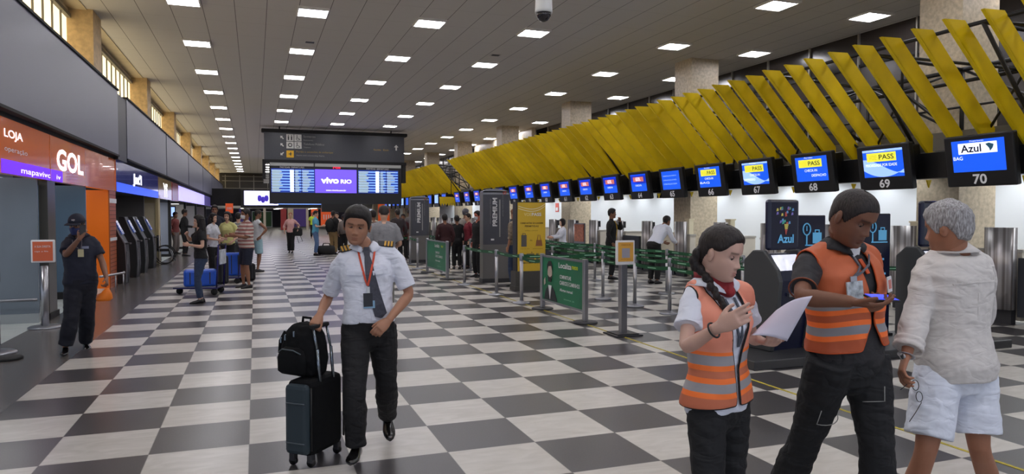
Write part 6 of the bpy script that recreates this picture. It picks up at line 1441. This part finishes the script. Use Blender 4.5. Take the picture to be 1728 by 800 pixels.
# centre distance
t, f = P('woman in pink blouse and black trousers walking with a black bag', 1.48, 26.1, 262, 1.66, cm('pink_blouse', (206,160,156)), dict(sleeve=1.3, hem=-.03), darkc, dict(end=.05), sk=skinC, fem=1, shoes=shoeD, L=(.16,.05,-.36), R=(.10,.05,-.46), legs=((.12,.07),(-.12,.07)), hair=dict(col=(120,80,60), style='pulled'))
q = MB(); q.loft([[(1.75+.20*math.cos(a)*k_, 26.0+.07*math.sin(a), z) for a in np.linspace(0,2*PI,17)[:-1]] for k_, z in ((.8,.72),(1,.78),(1,1.0),(.75,1.06))])
tb = thing('handbag', 'large black handbag on the pink blouse woman\'s arm', 'bag', (1.75,26,.9)); q.build('bag_body', blackm, tb); MB().tube([(1.62,26,1.04),(1.66,26,1.2),(1.8,26,1.2),(1.86,26,1.04)], .012, 6).tube([(1.85,25.98,.75),(1.95,25.98,.5),(1.8,25.98,.42),(1.72,25.98,.7)], .01, 6).build('bag_strap', blackm, tb)
P('person in fluorescent yellow vest far off, left of the man in blue', 3.75, 44.5, 260, 1.72, cm('fluo_yellow', (196,226,60)), {}, darkc, {}, hair=dict(col=(150,50,30)))
P('man in turquoise T-shirt and jeans standing beside a black duffel bag', 2.33, 24.0, 350, 1.74, cm('turquoise_tee', (86,160,190)), dict(hem=-.05), cm('light_denim', (84,110,148)), {}, L=(-.05,.28,-.25), R=(.0,.28,-.25), sk=skinC, hair=dict(thick=.008))
tb = thing('duffel_bag', 'black duffel bag on the floor beside the man in turquoise', 'bag', (2.75,24.0,0)); q = MB(); q.loft([[(x, 24.0+.17*k_*math.cos(a), .2+.19*k_*math.sin(a)) for a in np.linspace(0,2*PI,17)[:-1]] for x, k_ in ((2.42,.7),(2.46,.95),(2.6,1),(2.9,1),(3.04,.95),(3.08,.7))]); q.build('bag_body', blackm, tb); MB().tube([(2.6,23.9,.36),(2.64,23.9,.47),(2.86,23.9,.47),(2.9,23.9,.36)], .014, 6).tube([(2.6,24.1,.36),(2.64,24.1,.47),(2.86,24.1,.47),(2.9,24.1,.36)], .014, 6).build('handle', blackm, tb)
P('person in black jacket and khaki trousers with a dark backpack', 3.05, 24.3, 60, 1.72, darkc, LONG, khaki, {}, sk=skinB)
tb = thing('backpack', 'dark backpack worn by the person in khaki trousers', 'backpack', (2.86,24.05,1.05)); q = MB(); q.ell((2.88,24.12,1.2), (.17,.13,.26)); q.build('bag_body', blackm, tb); MB().tube([(2.9,24.2,1.42),(3.0,24.32,1.46),(3.06,24.4,1.36)], .02, 6).build('strap', blackm, tb)
P('person in off-white top behind the khaki trousered backpacker', 3.35, 25.6, 250, 1.66, cm('offwhite_top', (206,190,180)), {}, darkc, {}, sk=skinC, fem=1)
P('person in grey brown top with a big grey rucksack beside the pilot\'s shoulder', 3.45, 24.0, 100, 1.58, cm('grey_brown_top', (110,98,92)), LONG, darkc, {}, sk=skinB)
tb = thing('rucksack', 'big grey brown rucksack beside the pilot\'s shoulder', 'backpack', (3.5,23.7,.9)); q = MB(); q.ell((3.45,23.76,1.12), (.22,.16,.28)); q.build('bag_body', cm('taupe_bag', (112,102,98)), tb); MB().tube([(3.36,23.8,1.36),(3.4,23.95,1.4),(3.4,24.0,1.3)], .02, 6).build('strap', blackm, tb)
# behind the pilot, right
P('broad man in heather grey T-shirt seen from behind with bowed head', 2.16, 6.95, 80, 1.74, cm('heather_grey', (132,132,136), nz=(60,.1)), dict(infl=.026, sleeve=.85, hem=-.05, send=.04), cm('light_trousers', (120,118,112)), {}, sk=skinC, fat=1.16, limb=1.1, lean=8, L=(.0,.2,-.35), R=(.0,.2,-.35), hair=dict(thick=.02), face=(.1,.85,-.5))
P('person in cream and brown striped shirt between the pilot and the grey T-shirt man', 2.98, 13.4, 100, 1.7, stripes('cream_stripes', (206,196,176), (84,70,60), 11), {}, darkc, {}, sk=skinB)
P('man in dark jacket in the queue, left of the farther PREMIUM totem', 4.5, 18.0, 100, 1.76, cm('dark_jacket', (52,44,46)), LONG, darkc, {}, sk=skinB, hair=dict(thick=.008))
P('short person in dark red top in the queue left of the farther totem', 5.0, 19.6, 250, 1.6, cm('dark_red_top', (70,26,30)), {}, darkc, {}, sk=skinB, fem=1)
P('man in grey jacket in the queue touching the farther totem edge', 5.45, 20.6, 100, 1.76, cm('grey_jacket', (104,100,100)), LONG, cm('grey_cloth', (60,60,64)), {}, sk=skinB)
P('person in dark maroon jacket, seen from behind between the two totems', 5.12, 14.2, 85, 1.60, cm('maroon_jacket', (56,24,28)), LONG, darkc, {}, sk=skinB, fat=1.1)
P('man in cap and grey jacket beside the maroon hooded person', 6.12, 15.6, 20, 1.76, cm('stone_jacket', (140,134,128)), LONG, cm('grey_cloth'), {}, sk=skinB, hair=dict(thick=.012, col=(60,60,66)))
P('person in bright maroon hooded top between the totems', 6.05, 15.0, 190, 1.62, cm('maroon_hoodie', (110,24,40)), LONG, darkc, {}, sk=skinC, fem=1)
P('black clad person with a rucksack left of the man in the grey jacket', 5.75, 15.2, 85, 1.56, darkc, LONG, darkc, {}, sk=skinB)
P('person in grey fleece bending over a trolley right of the maroon hoodie', 6.6, 15.4, 60, 1.5, cm('grey_fleece', (120,116,112)), LONG, cm('grey_cloth'), {}, lean=25, L=(.0,.35,-.2), R=(.0,.35,-.2), hair=dict(col=(120,116,112)))
t, f = P('person in black coat with pale mask beside the nearer PREMIUM totem', 5.55, 12.4, 200, 1.68, darkc, LONG, darkc, {}, sk=(200,120,100)); mask(f, t, white_mask)
P('person in camouflage shirt half hidden between the grey and yellow totems', 5.62, 9.75, 120, 1.72, cm('camo_shirt', (126,112,94), nz=(16,.5)), dict(sleeve=1.2), jeans, {}, sk=skinA, hair=dict(col=(90,60,40)))
# clerks
P('seated clerk with dark hair in a white blouse reaching to a keyboard', 9.35, 15.5, 175, 1.62, wshirt, LONG, darkc, {}, sk=skinC, fem=1, drop=.18, R=(.0,.42,-.25), L=(.0,.42,-.25), hair=dict(style='long', thick=.02))
t, f = P('clerk in black suit with yellow scarf raising a hand to the mouth', 8.55, 10.7, 330, 1.74, cm('black_suit', (22,20,22)), dict(LONG, hem=-.12), darkc, {}, sk=skinB, L=(-.12,.22,.06), R=(.04,.05,-.5), hair=dict(thick=.012))
ysc = cm('yellow_scarf', (190,150,40)); strip(f, t, 'scarf', [(1.0,.06),(.85,.06),(.6,.03),(.3,.04),(.05,.07)], .06, ysc, .006, infl=.03); strip(f, t, 'scarf', [(1.0,-.06),(.85,-.06),(.6,-.05),(.3,-.07)], .06, ysc, .006, infl=.03)
P('clerk in white shirt and dark trousers bending over the counter', 8.95, 9.3, 20, 1.74, wshirt, dict(LONG, hem=.0), darkc, {}, sk=skinB, lean=38, L=(.0,.30,-.35), R=(.0,.30,-.35), hair=dict(thick=.01))
# luggage carts
cartm = mat('cart_blue', (26,84,196), .35); cpan = mat('cart_panel', (190,196,206), .4, nz=(8,.4))
def cart(x, y, rz, lab):
    t = thing('luggage_cart', lab, 'luggage cart', (x,y,0), rz)
    q = MB(); fr = 'frame'
    q.tube([(-.28,-.35,.14),(.28,-.35,.14)], .016, 8).tube([(-.28,-.35,.14),(-.22,.5,.14),(.22,.5,.14),(.28,-.35,.14)], .016, 8).tube([(-.27,-.35,.14),(-.27,-.40,1.02),(.27,-.40,1.02),(.27,-.35,.14)], .016, 8)
    q.tube([(-.27,-.38,.6),(.27,-.38,.6)], .012, 8); q.build(fr, mat('cart_frame', (40,36,100), .35, .3), t, world=False)
    MB().box((-.24,-.36,.15),(.24,.5,.17)).build('deck', steel2, t, world=False)
    MB().box((-.22,-.42,.62),(.22,-.40,.92)).build('advert_panel', cpan, t, world=False)
    for a, b_ in ((-.24,-.3),(.24,-.3),(0,.45)): MB().tube([(a-.02,b_,.065),(a+.02,b_,.065)], .065, 16).build('wheel', blackm, t, world=False)
    MB().tube([(-.25,-.41,1.02),(.25,-.41,1.02)], .022, 8).build('grip', blackm, t, world=False)
    return t
cart(-.98, 10.6, 1.35, 'luggage cart with a blue load, nearest, beside the long haired woman')
cart(-.55, 13.0, 1.2, 'second luggage cart, between the yellow top person and the striped man')
def bag(name, lab, x, y, z, a, b_, c_, m, rz=0, cat='suitcase', extra=True):
    t = thing(name, lab, cat, (x,y,z), rz); MB().box((-a/2,-b_/2,0),(a/2,b_/2,c_)).build('shell', m, t, world=False, bevel=.05)
    if extra:
        MB().tube([(-.08,0,c_),(-.07,0,c_+.04),(.07,0,c_+.04),(.08,0,c_)], .01, 6).build('handle', blackm, t, world=False)
        for q_ in (-.3,0,.3): MB().box((q_*a-.01,-b_/2-.006,.05),(q_*a+.01,-b_/2,c_-.05)).build('rib', dgrey, t, world=False)
    return t
bag('suitcase', 'bright blue suitcase lying on the nearest luggage cart', -1.02, 10.6, .17, .62, .42, .34, cartm, .05)
bag('suitcase', 'black suitcase behind the blue one on the nearest luggage cart', -.62, 10.95, .17, .26, .34, .60, blackm, .1)
bag('suitcase', 'blue suitcase standing on the second luggage cart', -.5, 13.05, .17, .50, .34, .55, cartm, .1)
bag('suitcase', 'black suitcase at the foot of the second luggage cart', -.15, 13.5, 0, .4, .28, .42, blackm, .1)

# ================================================================ small pieces that sit on a part become its sub-parts
HOST = ('screen', 'sign_board', 'panel', 'board', 'advert', 'header', 'card', 'timetable_screen', 'glass')
SUB = ('lettering', 'logo_panel', 'logo_map', 'logo_mark', 'arrow', 'pictogram', 'bright_strip', 'joint', 'portrait_suit', 'portrait_face', 'portrait_hair', 'portrait_shirt', 'map_logo', 'scale_pictogram', 'swoosh', 'suitcase_picture', 'handbag_picture', 'size_picture', 'round_mark', 'blank_patch', 'white_marks', 'text_line')
kids = {}
for o in bpy.data.objects:
    if o.parent is not None: kids.setdefault(o.parent, []).append(o)
base_name = lambda o: o.name.split('.')[0]
for root in [o for o in bpy.data.objects if o.parent is None and o.type == 'EMPTY']:
    ks = kids.get(root, []); host = next((k for h in HOST for k in ks if base_name(k) == h), None)
    hb = next((k for k in ks if base_name(k) == 'housing'), None); st = next((k for k in ks if base_name(k) == 'strap'), None)
    for k in ks:
        n_ = base_name(k)
        if host is not None and k is not host and n_ in SUB: k.parent = host
        elif hb is not None and n_ == 'number': k.parent = hb
        elif st is not None and n_ == 'strap_print': k.parent = st
